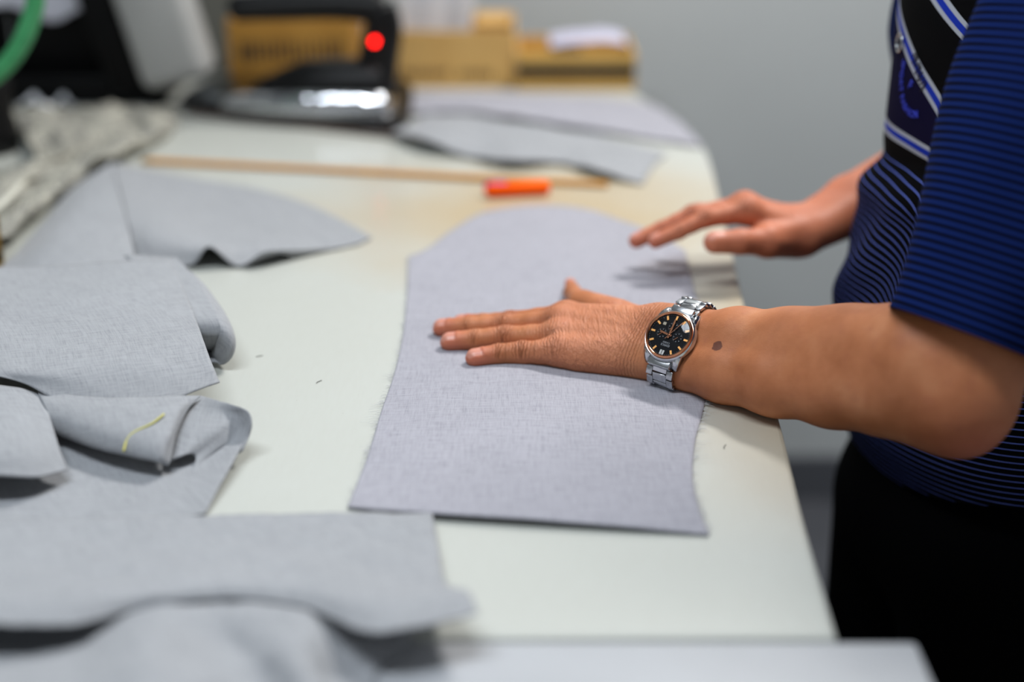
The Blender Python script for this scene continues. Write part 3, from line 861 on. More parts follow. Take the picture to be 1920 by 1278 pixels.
def hair(P):
    f = unit(FRONT + np.array([0, 0, -.35])); u = unit(np.array([0, 0, 1.0]) - f * f[2]); s = np.cross(u, f); HR = np.stack([f, s, u])
    d = ell_d(P, HEADC - f * .010 + u * .012, HR, (.100, .082, .114)); q = P - HEADC
    return np.maximum(d, np.maximum((q @ f) * .8 - (q @ u) * .75 - .006, -.06 - (q @ u)))
Vh, Fh = mesh_sdf(hair, (.30, 1.17, .45), (.60, 1.43, .74), .006)
mesh_obj('hair', Vh, Fh, speckle('black_hair', srgb(16, 14, 13), srgb(34, 32, 31), 120, 0.6), person, True)

stamp('clothes')
# ------------------------------------------------------------------ wristwatch
def watch():
    u12 = unit(np.array([-.426, -.484, -.765])); n_ = unit(np.cross(np.cross(u12, Wn), u12) * 0 + Wn); u12 = unit(u12 - n_ * (u12 @ n_)); u3 = np.cross(u12, n_)
    if u3 @ (-Wa) < 0: u3 = -u3
    R = np.stack([u3, u12, n_], 1)       # local x = 3 o'clock, y = 12 o'clock, z = out of the dial
    C0 = DIAL.copy()
    def L(p): return C0 + np.asarray(p) @ R.T
    w = empty('wristwatch', C0 - n_ * .012, 'steel chronograph wristwatch with rose gold bezel and black dial on the wrist', 'watch')
    K = .0228
    def ring(prof, name, m, n=72, parent=w):
        V, F = lathe(prof, n, False); V = C0 + V @ R.T
        return flat_shade_by_angle(mesh_obj(name, V, F, m, parent, True), 50)
    # case with lugs
    ring([(0.001, -.0098), (K * .86, -.0098), (K * .95, -.0090), (K * 1.03, -.0060), (K * 1.055, -.0025), (K * 1.04, -.0002), (K * .985, .0010), (K * .93, .0008), (K * .86, .0004)], 'case', M['steel'])
    for s12 in (1, -1):
        for s3 in (1, -1):
            mb = MB()
            pts = []
            prof = [(.0125, .0008), (.0195, .0000), (.0248, -.0035), (.0276, -.0085), (.0262, -.0110), (.0215, -.0092), (.0150, -.0080)]
            x0, x1 = s3 * .0112, s3 * .0196
            bm = bmesh.new()
            va = [bm.verts.new((x0, s12 * p[0], p[1])) for p in prof]; vb = [bm.verts.new((x1 * (1 - .20 * (p[0] - .0125) / .015), s12 * p[0], p[1] - .0006)) for p in prof]
            bm.faces.new(va); bm.faces.new(vb[::-1])
            for i in range(len(prof)):
                j = (i + 1) % len(prof); bm.faces.new((va[j], va[i], vb[i], vb[j]))
            bmesh.ops.recalc_face_normals(bm, faces=bm.faces[:])
            bmesh.ops.bevel(bm, geom=bm.edges[:], offset=.0006, segments=2, affect='EDGES')
            MBo = MB().bm(bm); V = np.vstack(MBo.V); mesh_obj('lug', L(V), MBo.F, M['steel'], w, True)
    ring([(K * .965, -.0004), (K * .965, .0012), (K * .945, .0026), (K * .90, .0032), (K * .865, .0028), (K * .845, .0018), (K * .84, .0000)], 'bezel', M['rose_gold'])
    dial = mat('watch_dial', srgb(7, 8, 14), 0.4, Specular_IOR_Level=0.1)
    dm = ring([(0.00001, -.0002), (K * .85, -.0002)], 'dial', dial)
    inner = ring([(K * .845, .0016), (K * .80, .0004), (K * .79, -.0001)], 'rehaut', mat('dial_rim', srgb(24, 27, 34), .35))
    def patch(name, cx, cy, lx, ly, ang, z, m, parent=w, th=.0004):
        # ang: clock angle, ly along the radial direction
        bm = bmesh.new(); bmesh.ops.create_cube(bm, size=2)
        for v in bm.verts: v.co = Vector((v.co.x * lx, v.co.y * ly, v.co.z * th))
        c, s = math.cos(ang), math.sin(ang)
        MBo = MB().bm(bm); V = np.vstack(MBo.V)
        V = np.stack([V[:, 0] * c + V[:, 1] * s + cx, -V[:, 0] * s + V[:, 1] * c + cy, V[:, 2] + z], 1)
        return mesh_obj(name, L(V), MBo.F, m, parent, False)
    rm = K * .735
    for h_ in range(1, 12):
        a = h_ * PI / 6
        patch('hour_marker', rm * math.sin(a), rm * math.cos(a), .00085, .0022, a, .0003, M['gold_marker'])
    for sx in (-1, 1): patch('hour_marker', sx * .0012, rm, .0009, .0024, 0, .0003, mat('silver_marker', srgb(180, 180, 178), .35, .5))
    wm = mat('dial_print', srgb(178, 182, 190), .5)
    for i in range(60):
        a = i * PI / 30; r_ = K * .825
        patch('minute_tick', r_ * math.sin(a), r_ * math.cos(a), .00012, .00055 if i % 5 else .0008, a, .0009, wm, th=.0001)
    # three subdials
    for (sx, sy) in ((.0080, 0), (-.0080, 0), (0, -.0080)):
        V, F = lathe([(.0046, -.00005), (.0046, .0002), (.0042, .0002), (.0042, -.00005)], 36, False); V = V + np.array([sx, sy, 0])
        sd = mesh_obj('subdial', L(V), F, mat('subdial_ring', srgb(34, 38, 46), .3), w, True)
        for i in range(8):
            a = i * PI / 4
            patch('subdial_tick', sx + .0036 * math.sin(a), sy + .0036 * math.cos(a), .00022, .00042, a, .0002, wm, sd, .0001)
        patch('subdial_hand', sx + .0010, sy + .0012, .00025, .0022, .7, .0005, M['rose_gold'], sd, .0001)
    a = 4.5 * PI / 6; patch('date_window', .0125 * math.sin(a), .0125 * math.cos(a), .0015, .0013, 0, .0003, mat('date_paper', srgb(188, 180, 160), .6))
    # hands: directions read from the photograph
    def hand(name, ang, ln, back, wd, z):
        patch(name, (ln - back) / 2 * math.sin(ang), (ln - back) / 2 * math.cos(ang), wd, (ln + back) / 2, ang, z, M['rose_gold'], w, .00015)
    hand('hour_hand', math.radians(97), .0098, .0022, .00085, .0009)
    hand('minute_hand', math.radians(179), .0148, .0030, .0008, .0012)
    hand('second_hand', math.radians(208), .0165, .0048, .00028, .0015)
    V, F = lathe([(.00001, .0020), (.0011, .0020), (.0013, .0003)], 20, False); mesh_obj('hand_pinion', L(V), F, M['rose_gold'], w, True)
    # printed maker's lines under 12 o'clock (upside down as the photo sees it)
    for (txt, yy, sz_) in (('CASIO', .0070, .0024), ('EDIFICE', .0094, .0026)):
        c = bpy.data.curves.new('print', 'FONT'); c.body = txt; c.size = sz_; c.align_x = 'CENTER'; c.align_y = 'CENTER'; c.resolution_u = 2
        tmp = bpy.data.objects.new('print', c); COL.objects.link(tmp); dg = bpy.context.evaluated_depsgraph_get()
        me = bpy.data.meshes.new_from_object(tmp.evaluated_get(dg)); bpy.data.objects.remove(tmp)
        vs = np.array([v.co[:] for v in me.vertices]); fs = [tuple(p.vertices) for p in me.polygons]
        vs = vs + np.array([0, yy if txt == 'EDIFICE' else yy, .00012])
        mesh_obj('dial_print', L(vs), fs, wm, w, False)
    # crystal: thin clear disc with a slight dome
    g = bpy.data.materials.new('watch_crystal'); g.use_nodes = True; t = g.node_tree; t.nodes.clear()
    out = t.nodes.new('ShaderNodeOutputMaterial'); mx = t.nodes.new('ShaderNodeMixShader'); tr = t.nodes.new('ShaderNodeBsdfTransparent')
    gl = t.nodes.new('ShaderNodeBsdfGlossy'); gl.inputs['Roughness'].default_value = .03; fr = t.nodes.new('ShaderNodeFresnel'); fr.inputs['IOR'].default_value = 1.28
    t.links.new(fr.outputs[0], mx.inputs[0]); t.links.new(tr.outputs[0], mx.inputs[1]); t.links.new(gl.outputs[0], mx.inputs[2]); t.links.new(mx.outputs[0], out.inputs[0])
    ring([(K * .85, .0020), (K * .845, .0024), (K * .6, .0028), (K * .3, .0031), (.00001, .0032)], 'crystal', g)
    # crown and pushers on the hand side
    for (ang, r_, ln) in ((0, .0028, .0022), (.42, .0020, .0012), (-.42, .0020, .0012)):
        dirv = np.array([math.cos(ang), math.sin(ang), 0])
        p0 = np.array([0, 0, -.0045]) + dirv * (K * 1.0); p1 = p0 + dirv * ln
        MB().tube([L(p0), L(p0 + (p1 - p0) * .9), L(p1)], [r_, r_, r_ * .8], 20).build('crown' if ang == 0 else 'push_button', M['steel'] if ang else M['rose_gold'], w)
    # bracelet: links carried round the wrist section
    hw_, ht = .0440, .0288           # half axes of the bracelet loop (radial-ulnar, dorsal-palmar)
    cc = WC - C0; lc = np.array([cc @ u3, cc @ u12, cc @ n_])
    th0 = math.acos(min(1, .0262 / hw_))
    def loop(th):  # th measured from 12 o'clock side (y axis) through the palm side
        c_, s_ = math.cos(th), math.sin(th); y = (hw_ if c_ < 0 else .0392) * math.copysign(abs(c_) ** .75, c_); z = lc[2] + ht * math.copysign(abs(s_) ** .75, s_)
        return np.array([0, y, z])
    # from the 12 o'clock lugs, under the wrist, to the 6 o'clock lugs
    ths = []; tstart, tend = math.asin(min(1, ((-.0078 - lc[2]) / ht) ** (1 / .75))), None
    a0 = tstart; path = np.linspace(a0, PI - a0 - 2 * PI, 400) if False else np.linspace(a0, -PI - a0, 600)
    pts = np.array([loop(t_) for t_ in path]); s = np.concatenate([[0], np.cumsum(np.linalg.norm(np.diff(pts, axis=0), axis=1))])
    total = s[-1]; nl_ = int(round(total / .0088)); step = total / nl_
    for i in range(nl_):
        sm = (i + .5) * step; c = np.array([np.interp(sm, s, pts[:, k]) for k in range(3)])
        c2 = np.array([np.interp(sm + .001, s, pts[:, k]) for k in range(3)]); tg = unit(c2 - c); ox = np.array([1.0, 0, 0]); on = np.cross(ox, tg)
        Rl = np.stack([ox, tg, on], 1)
        lk = MB()
        wf = 1.0 - .10 * math.sin(PI * i / (nl_ - 1))
        V0 = MB().box((0, 0, 0), (.0070 * wf, step * .46, .0014), None, .0006, 2)
        Vx = np.vstack(V0.V) @ Rl.T + c
        link = mesh_obj('bracelet_link', L(Vx), V0.F, M['steel'], w, True)
        for sg in (-1, 1):
            Vo = MB().box((sg * .0102 * wf, step * .5, 0), (.0030 * wf, step * .44, .0015), None, .0006, 2)
            mesh_obj('outer_link', L(np.vstack(Vo.V) @ Rl.T + c), Vo.F, M['steel_brushed'], link, True)
    for s12 in (1, -1):
        Vo = MB().box((0, s12 * .0245, -.0056), (.0110, .0042, .0032), None, .0010, 2)
        mesh_obj('end_link', L(np.vstack(Vo.V)), Vo.F, M['steel_brushed'], w, True)
    return w
watch(); stamp('watch')

# ------------------------------------------------------------------ cloth
def cloth(name, G, nu, nv, m, label=None, parent=None, thick=.0011, rough=.0004, group=None, tris=None, cat='fabric', seed=1, zmin=.0018):
    """G: control grid(s) rows x cols of points; several grids make one piece of cloth"""
    grids = G if isinstance(G, list) and np.asarray(G[0]).ndim == 3 else [G]
    Vs, Fs, UV = [], [], []; n0 = 0
    for g in grids:
        S = catgrid(np.asarray(g, float), nu, nv)
        S2 = S.reshape(-1, 3).copy(); S2[:, 2] += rough * vnoise(S2, 18, seed) + rough * .5 * vnoise(S2, 60, seed + 1)
        du = np.concatenate([np.zeros((1, nv)), np.cumsum(np.linalg.norm(np.diff(S, axis=0), axis=2), 0)]).reshape(-1)
        dv = np.concatenate([np.zeros((nu, 1)), np.cumsum(np.linalg.norm(np.diff(S, axis=1), axis=2), 1)], 1).reshape(-1)
        S2[:, 2] = np.maximum(S2[:, 2], zmin); Vs.append(S2); UV.append(np.stack([dv, du], 1) + n0 * .00137)
        Fs += [(n0 + i * nv + j, n0 + i * nv + j + 1, n0 + (i + 1) * nv + j + 1, n0 + (i + 1) * nv + j) for i in range(nu - 1) for j in range(nv - 1)]
        n0 += nu * nv
    o = mesh_obj(name, np.vstack(Vs), Fs, m, parent, True, uv=np.vstack(UV))
    md = o.modifiers.new('thickness', 'SOLIDIFY'); md.thickness = thick; md.offset = 0
    if label: finish(o, label, cat, group)
    return o

def coons(bot, top, left, right, nu, nv):
    b = catmull(bot, nv); t = catmull(top, nv); l = catmull(left, nu); r = catmull(right, nu)
    u = np.linspace(0, 1, nu)[:, None, None]; v = np.linspace(0, 1, nv)[None, :, None]
    S = (1 - u) * b[None] + u * t[None] + (1 - v) * l[:, None] + v * r[:, None]
    S -= (1 - u) * (1 - v) * b[0] + (1 - u) * v * b[-1] + u * (1 - v) * t[0] + u * v * t[-1]
    return S
def plist(L, z=.0014): return np.array([at(p[0], p[1], p[2] if len(p) > 2 else z) for p in L])

bl, br, tl, tr = (652, 952), (1330, 1003), (766, 482), (1284, 470)
S = coons(plist([(*bl, .003), (740, 959, .006), (820, 964, .008), (1000, 975, .009), (1180, 989, .008), (*br, .006)]),
          plist([tl, (800, 468), (842, 436), (900, 402), (965, 388), (1030, 385), (1095, 392), (1160, 412), (1225, 436), tr]),
          plist([bl, (690, 855), (716, 770), (738, 706), (754, 640), (763, 560), tl]),
          plist([br, (1311, 955), (1299, 900), (1303, 830), (1318, 770), (1326, 720), (1322, 650), (1305, 560), tr]), 130, 110)
S2 = S.reshape(-1, 3); S2[:, 2] = np.maximum(S2[:, 2], .0014) + .0003 * (1 + vnoise(S2, 14, 5)) + .00015 * vnoise(S2, 50, 6)
nu, nv = 130, 110
Fm = [(i * nv + j, i * nv + j + 1, (i + 1) * nv + j + 1, (i + 1) * nv + j) for i in range(nu - 1) for j in range(nv - 1)]
main = mesh_obj('cut_fabric_panel', S2, Fm, M['linen'], None, True, uv=S2[:, :2].copy())
md = main.modifiers.new('thickness', 'SOLIDIFY'); md.thickness = .0013; md.offset = 0
finish(main, 'flat grey linen panel with curved top, lying under the watch hand', 'fabric')
# frayed threads along the two cut sides
fr = MB(); G3 = S2.reshape(nu, nv, 3)
for col, sgn in ((0, -1), (nv - 1, 1)):
    for k in range(330):
        i = random.randint(2, nu - 2); p = G3[i, col] + (G3[i + 1, col] - G3[i, col]) * random.random()
        ln = abs(random.gauss(.0025, .0018)) + .001
        if 35 < i < 75 and random.random() < .35: ln *= 2.0
        d = np.array([sgn * random.uniform(.5, 1), random.uniform(-.6, .4), 0]); d /= np.linalg.norm(d)
        q = p + d * ln * .6 + np.array([0, 0, .0006]); r_ = p + d * ln + np.array([0, random.uniform(-.001, .001), .0002])
        fr.tube([p, q, r_], [.00014, .00012, .00008], 4, False)
o = fr.build('frayed_threads', M['thread'], main); o['kind'] = 'stuff'; o['label'] = 'pale loose threads along the cut edges'

def row(*pts): return [at(*p) for p in pts]
# piece A: far left, flap folded over a flat part with a rippled edge
A_flat = [row((205, 304, .012), (300, 322, .006), (395, 340, .003), (470, 352, .002), (560, 376, .002), (640, 412, .002), (697, 446, .002)),
          row((218, 345, .018), (300, 360, .010), (390, 378, .005), (470, 388, .003), (550, 404, .002), (630, 428, .002), (690, 449, .002)),
          row((232, 395, .026), (300, 402, .024), (380, 420, .013), (455, 425, .006), (540, 432, .004), (620, 445, .003), (680, 453, .002)),
          row((243, 440, .022), (290, 442, .026), (350, 452, .022), (420, 456, .016), (510, 462, .010), (600, 465, .003), (665, 459, .002)),
          row((250, 492, .006), (285, 494, .006), (358, 497, .004), (392, 462, .026), (446, 499, .003), (500, 470, .020), (552, 480, .003))]
A_flap = [row((207, 302, .016), (206, 304, .017), (205, 306, .018), (203, 309, .018)),
          row((218, 345, .030), (185, 344, .030), (160, 345, .026), (138, 350, .010)),
          row((232, 395, .034), (180, 398, .036), (130, 400, .032), (92, 404, .012)),
          row((245, 445, .030), (170, 450, .036), (90, 455, .034), (42, 462, .012)),
          row((256, 498, .022), (150, 510, .030), (60, 512, .028), (-8, 512, .012)),
          row((262, 530, .016), (150, 545, .024), (20, 550, .022), (-40, 552, .010))]
cloth('fabric_piece', [A_flat, A_flap], 60, 60, M['linen_b'], 'grey linen piece with peaked fold and rippled edge, beside the wooden ruler', seed=11)
# piece B: folded piece with rounded roll
B_top = [row((-60, 506, .040), (60, 500, .046), (190, 492, .050), (270, 489, .050), (320, 489, .048)),
         row((-60, 560, .046), (60, 552, .050), (200, 545, .053), (290, 542, .053), (346, 545, .050)),
         row((-60, 625, .046), (70, 618, .050), (220, 612, .052), (315, 610, .052), (371, 608, .050)),
         row((-60, 680, .042), (80, 690, .046), (240, 690, .046), (335, 680, .046), (392, 668, .046)),
         row((-60, 712, .036), (60, 722, .030), (120, 764, .026), (240, 766, .028), (330, 748, .034), (412, 714, .036))[:0] or
         row((-60, 706, .040), (40, 716, .038), (150, 768, .026), (290, 758, .030), (412, 716, .036))]
def lay_down(rows, dx=.07, z=.003):
    return [[r[0] + np.array([-dx * 1.7, 0, z - r[0][2]]), r[0] + np.array([-dx, 0, (z - r[0][2]) * .75])] + list(r) for r in rows]
B_top = lay_down(B_top)
def roll_rows():
    rows = []
    for (cx, cy, z, r, ex) in ((322, 500, .038, .010, .008), (352, 540, .034, .014, .016), (378, 590, .030, .018, .021), (398, 632, .026, .020, .020), (404, 652, .021, .016, .013), (400, 660, .015, .009, .006), (394, 660, .010, .002, .001)):
        c = at(cx, cy, z); rr = []
        for a in np.linspace(PI * .55, -PI * .62, 9):
            rr.append(c + np.array([ex * math.cos(a) + .002, -.006 * math.cos(a), r * math.sin(a)]))
        # tails running back under the top layer
        rr = [c + np.array([-.05, .008, r * 1.0])] + rr + [c + np.array([-.05, .008, -r * .98])]
        rows.append(rr)
    return rows
cloth('fabric_piece', B_top, 60, 70, M['linen_b'], 'grey linen piece lying flat on top of the rolled fold at left', seed=21, rough=.0006)
cloth('fabric_piece', roll_rows(), 50, 70, M['linen_b'], 'grey linen rolled into a rounded fold under the top piece', seed=23)
# piece C: folds showing under the front edge of B
C_fold = [row((70, 735, .030), (170, 745, .034), (270, 745, .036), (340, 742, .036), (376, 742, .034)),
          row((80, 755, .030), (170, 770, .034), (265, 775, .036), (325, 772, .036), (352, 768, .030)),
          row((92, 785, .024), (175, 805, .028), (255, 818, .030), (310, 822, .030), (330, 812, .024)),
          row((105, 812, .014), (180, 838, .017), (245, 852, .019), (295, 862, .019), (318, 866, .014)),
          row((118, 812, .006), (185, 838, .008), (245, 850, .010), (290, 858, .011), (312, 870, .008))]
C_loop = [row((376, 742, .030), (400, 748, .034), (430, 756, .036), (455, 764, .036), (468, 775, .034), (472, 795, .028), (468, 815, .020), (455, 845, .012)),
          row((352, 768, .026), (380, 772, .028), (410, 776, .029), (438, 780, .028), (446, 792, .024), (448, 810, .018), (440, 835, .012), (428, 862, .006)),
          row((330, 812, .019), (350, 812, .022), (376, 812, .023), (400, 812, .022), (412, 820, .018), (414, 834, .013), (408, 850, .008), (398, 880, .004)),
          row((316, 866, .010), (326, 860, .013), (342, 854, .015), (358, 850, .014), (366, 855, .011), (366, 866, .008), (360, 882, .005), (352, 900, .003))]
cloth('fabric_piece', [C_fold, C_loop], 50, 60, M['linen_b'], 'grey linen folded back in loops with a yellow chalk mark, below the top piece', seed=31)
D_flap = [row((-60, 722, .034), (-10, 722, .036), (40, 728, .034), (80, 742, .028)),
          row((-60, 780, .036), (-10, 782, .038), (50, 784, .034), (96, 790, .026)),
          row((-60, 840, .034), (-10, 842, .036), (56, 842, .032), (112, 844, .022)),
          row((-60, 885, .026), (-10, 890, .026), (66, 894, .020), (128, 880, .014))]
D_flap = lay_down(D_flap, .05)
cloth('fabric_piece', D_flap, 40, 50, M['linen_b'], 'short grey linen flap at the left picture edge beside the looped folds', seed=41)
E_low = [row((-70, 800, .004), (80, 800, .004), (240, 800, .004), (380, 806, .006), (466, 812, .016)),
         row((-70, 860, .003), (80, 862, .003), (240, 862, .003), (360, 866, .005), (436, 868, .012)),
         row((-70, 910, .003), (80, 915, .003), (230, 915, .003), (345, 918, .004), (408, 918, .008)),
         row((-70, 990, .003), (80, 990, .003), (220, 985, .003), (330, 972, .003), (386, 962, .003))]
cloth('fabric_piece', E_low, 50, 60, M['linen_b'], 'grey linen piece lying flat on the table beneath the looped folds', seed=51)
# yellow chalk on the fold
yl = [at(232, 848, .0215), at(238, 828, .0262), at(252, 812, .0306), at(285, 796, .0345), at(308, 778, .0375)]
# foreground pieces
F_mid = [row((-80, 975, .006), (120, 972, .008), (260, 970, .010), (400, 966, .010), (560, 963, .010), (690, 962, .010), (810, 962, .008)),
         row((-80, 1030, .012), (120, 1030, .014), (260, 1028, .015), (400, 1026, .016), (560, 1022, .015), (690, 1020, .014), (822, 1024, .010)),
         row((-80, 1085, .022), (120, 1085, .024), (260, 1084, .026), (400, 1076, .026), (560, 1076, .026), (690, 1085, .022), (836, 1092, .016)),
         row((-80, 1122, .034), (120, 1122, .036), (260, 1112, .032), (400, 1100, .028), (560, 1104, .028), (690, 1126, .032), (880, 1112, .030)),
         row((-80, 1172, .034), (120, 1172, .032), (260, 1140, .026), (400, 1122, .024), (560, 1134, .024), (705, 1186, .028), (897, 1150, .030))]
F_mid = lay_down(F_mid, .05)
cloth('fabric_piece', F_mid, 70, 100, M['linen_b'], 'large grey linen piece near the camera with raised front folds', seed=61, rough=.001)
F_front = [row((-90, 1140, .004), (120, 1140, .006), (260, 1112, .018), (400, 1096, .016), (560, 1106, .016), (660, 1160, .008), (780, 1190, .002)),
           row((-90, 1215, .008), (120, 1212, .012), (260, 1176, .030), (400, 1150, .022), (560, 1168, .026), (640, 1220, .010), (750, 1222, .002)),
           row((-90, 1270, .022), (130, 1262, .030), (280, 1236, .042), (430, 1210, .018), (560, 1232, .034), (620, 1270, .008), (710, 1250, .002)),
           row((-90, 1330, .034), (130, 1320, .038), (300, 1300, .046), (470, 1275, .020), (580, 1285, .036), (640, 1310, .008), (700, 1300, .002)),
           row((-90, 1420, .030), (130, 1420, .032), (300, 1410, .036), (480, 1390, .016), (580, 1385, .030), (620, 1390, .010), (670, 1385, .002))]
F_front = lay_down(F_front, .05)
cloth('fabric_piece', F_front, 60, 90, M['linen_b'], 'crumpled grey linen nearest the camera along the bottom picture edge', seed=71, rough=.0015)
# far pieces at the back of the table
G1 = [row((735, 248, .012), (800, 262, .020), (880, 292, .006), (960, 300, .014), (1050, 305, .005), (1120, 318, .012), (1205, 345, .002)),
      row((770, 232, .014), (840, 240, .020), (910, 258, .014), (985, 268, .014), (1070, 276, .010), (1150, 288, .010), (1225, 312, .002)),
      row((800, 215, .010), (870, 215, .014), (940, 225, .020), (1020, 238, .016), (1100, 250, .010), (1180, 266, .006), (1250, 288, .002))]
cloth('fabric_piece', G1, 50, 90, M['linen_b'], 'long grey linen piece with wavy front edge behind the orange marker', seed=81, rough=.0015)
G2 = [row((745, 212, .008), (850, 208, .010), (930, 214, .026), (1010, 226, .014), (1110, 240, .008), (1230, 262, .004), (1318, 275, .003)),
      row((760, 190, .010), (850, 190, .014), (930, 196, .020), (1020, 205, .018), (1120, 215, .010), (1210, 226, .006), (1285, 238, .003)),
      row((770, 172, .006), (850, 172, .008), (940, 174, .010), (1030, 178, .010), (1110, 182, .006), (1180, 188, .004), (1235, 200, .003))]
cloth('fabric_piece', G2, 50, 90, M['linen'], 'pale grey linen spread over the far table corner in front of the boxes', seed=91, rough=.0015)

# ------------------------------------------------------------------ ruler, marker and lint
def stick(name, a, b, w, th, m, z0, label, cat):
    a = np.asarray(a); b = np.asarray(b); ax = unit(b - a); sd = unit(np.cross([0, 0, 1.0], ax)); up = np.cross(ax, sd)
    R = np.stack([ax, sd, up], 1); L_ = np.linalg.norm(b - a)
    root = empty(name, (a + b) / 2, label, cat)
    MB().box((a + b) / 2 + up * th / 2, (L_ / 2, w / 2, th / 2), R, .0008, 1).build('blade', m, root, False)
    return root, R, L_, (a + b) / 2, th
mr = mat('boxwood', srgb(190, 146, 70), .45); nn_ = NT(mr)
nn_.base(nn_.ramp(nn_.noise(nn_.mapping(nn_.coord(), scale=(3, 60, 60), rot=(0, 0, .15)), 6, 4), [(.3, srgb(176, 112, 14)), (.7, srgb(206, 146, 34))]))
ra, rb = at(270, 303, .0015), at(1140, 348, .0015)
root, R, L_, c_, th = stick('wooden_ruler', ra, rb, .015, .0040, mr, 0, 'long yellow wooden ruler lying across the table', 'ruler')
tick = mat('ruler_print', srgb(60, 44, 26), .6); tk = MB()
for i in range(int(L_ / .01)):
    s = -L_ / 2 + .005 + i * .01; ln = .0045 if i % 10 == 0 else (.003 if i % 5 == 0 else .002)
    tk.box(c_ + R @ np.array([s, -.0073 + ln, th + .0001]), (.0003, ln, .0001), R)
o = tk.build('graduation_marks', tick, root, False); o['kind'] = 'stuff'
MB().box(c_ + R @ np.array([-L_ / 2 + .004, 0, th / 2 + .0003]), (.0045, .0079, th / 2 + .0006), R, .0008, 1).build('brass_tip', mat('brass', srgb(196, 150, 70), .3, 1.0), root, False)

om = empty('orange_marker', at(970, 352, 0), 'bright orange felt marker with a purple cap end beside the ruler', 'marker')
a, b = at(912, 357, .009), at(1030, 351, .009); ax = unit(b - a)
orange = speckle('fluorescent_orange', (1.0, .10, .002), (1.0, .12, .004), 30, .7, Specular_IOR_Level=0.1); 
MB().tube([a + (b - a) * t for t in (0.03, .06, .5, .92, .97, 1.0)], [.0075, .0088, .009, .009, .008, .006], 20).build('barrel', orange, om)
MB().tube([at(908, 347, .0145), at(920, 346, .0155), at(944, 345, .016), at(950, 345, .016)], [.003, .0042, .0042, .003], 14).build('cap_clip', mat('purple_plastic', srgb(170, 70, 160), .5), om)
MB().tube([a + (b - a) * t for t in (-.03, 0.0, .05)], [.004, .006, .0078], 16).build('end_plug', orange, om)

for i, (px, py, rot) in enumerate(((598, 716, .8), (486, 668, .2), (838, 693, .3), (1360, 838, 1.2))):
    p = at(px, py, .0022 if i == 2 else .0006); d = np.array([math.cos(rot), math.sin(rot), 0])
    q = [p - d * .003, p + np.array([-d[1], d[0], 0]) * .0012, p + d * .003 + np.array([0, .002, 0])]
    o = MB().tube(catmull(q, 10), .00028, 6).build('thread_scrap', mat('dark_thread', srgb(70, 66, 60), .9))
    finish(o, ('tiny dark thread scrap on the white table between the linen pieces, the nearer one', 'tiny dark thread scrap on the white table beside the rolled fold', 'tiny dark thread scrap on the linen panel below the fingertips', 'tiny dark scrap on the beige table edge under the forearm')[i], 'thread')
o = MB().tube(catmull(yl, 24) + np.array([0, -.0004, .0012]), .0009, 6).build('chalk_mark', mat('yellow_chalk', srgb(206, 200, 110), .95), bpy.data.objects['fabric_piece.003'])

# ------------------------------------------------------------------ things at the back of the table
kraft = speckle('kraft_board', srgb(204, 160, 92), srgb(212, 170, 102), 14, .8)
kraft_d = speckle('ochre_board', srgb(172, 122, 44), srgb(186, 136, 56), 14, .8)
ink = mat('box_print', srgb(64, 44, 24), .8)
def carton(name, pxl, pxr, pyt, pyb, Y, depth, m, label, flaps=True):
    a = atY(pxl, pyb, Y); b = atY(pxr, pyb, Y); zt = atY(pxr, pyt, Y)[2]; z0 = .001
    x0, x1 = a[0], b[0]; t = .0025
    root = empty(name, ((x0 + x1) / 2, Y + depth / 2, z0), label, 'box')
    MB().box(((x0 + x1) / 2, Y, (z0 + zt) / 2), ((x1 - x0) / 2, t, (zt - z0) / 2), bevel=.001).build('front_panel', m, root, False)
    MB().box(((x0 + x1) / 2, Y + depth, (z0 + zt) / 2), ((x1 - x0) / 2, t, (zt - z0) / 2), bevel=.001).build('rear_panel', m, root, False)
    for x in (x0 + t, x1 - t): MB().box((x, Y + depth / 2, (z0 + zt) / 2), (t, depth / 2 - t, (zt - z0) / 2), bevel=.001).build('side_panel', m, root, False)
    MB().box(((x0 + x1) / 2, Y + depth / 2, z0 + t), ((x1 - x0) / 2 - t * 2, depth / 2 - t * 2, t)).build('bottom_panel', m, root, False)
    return root, x0, x1, z0, zt
def print_bars(root, xs, z0, z1, Y, m):
    mb = MB()
    for (x, w) in xs: mb.box((x, Y - .0027, (z0 + z1) / 2 + random.uniform(-.002, .002)), (w / 2, .0003, (z1 - z0) / 2 * random.uniform(.8, 1)))
    o = mb.build('printed_lettering', m, root, False); return o
r1, x0, x1, z0, zt = carton('cardboard_box', 434, 668, 38, 168, 2.46, .16, kraft_d, 'ochre cardboard box with brown lettering behind the black iron')
print_bars(r1, [(x0 + .022 + i * .0125, random.uniform(.005, .010)) for i in range(15)], z0 + .034, z0 + .072, 2.46, ink)
r2, x0, x1, z0, zt = carton('cardboard_box', 728, 966, 58, 166, 2.42, .18, kraft, 'tan cardboard box with dark print along its base, right of the iron')
print_bars(r2, [(x0 + .025 + i * .0085, .004) for i in range(10)] + [(x0 + .125 + i * .0085, .004) for i in range(7)], z0 + .016, z0 + .032, 2.42, ink)
MB().box(((x0 + x1) / 2 + .07, 2.42 + .09, zt + .006), (.03, .06, .002), None, .0005).build('flap', kraft, r2, False)
r3, x0, x1, z0, zt = carton('cardboard_box', 968, 1190, 100, 182, 2.40, .17, speckle('yellow_board', srgb(204, 160, 82), srgb(212, 170, 92), 14, .8), 'low tan cardboard box with a black stripe, nearest the grey wall')
MB().box(((x0 + x1) / 2, 2.3968, (z0 + zt) / 2 + .002), ((x1 - x0) / 2 - .002, .0006, .0105)).build('black_stripe', mat('black_tape', srgb(14, 13, 12), .7), r3, False)
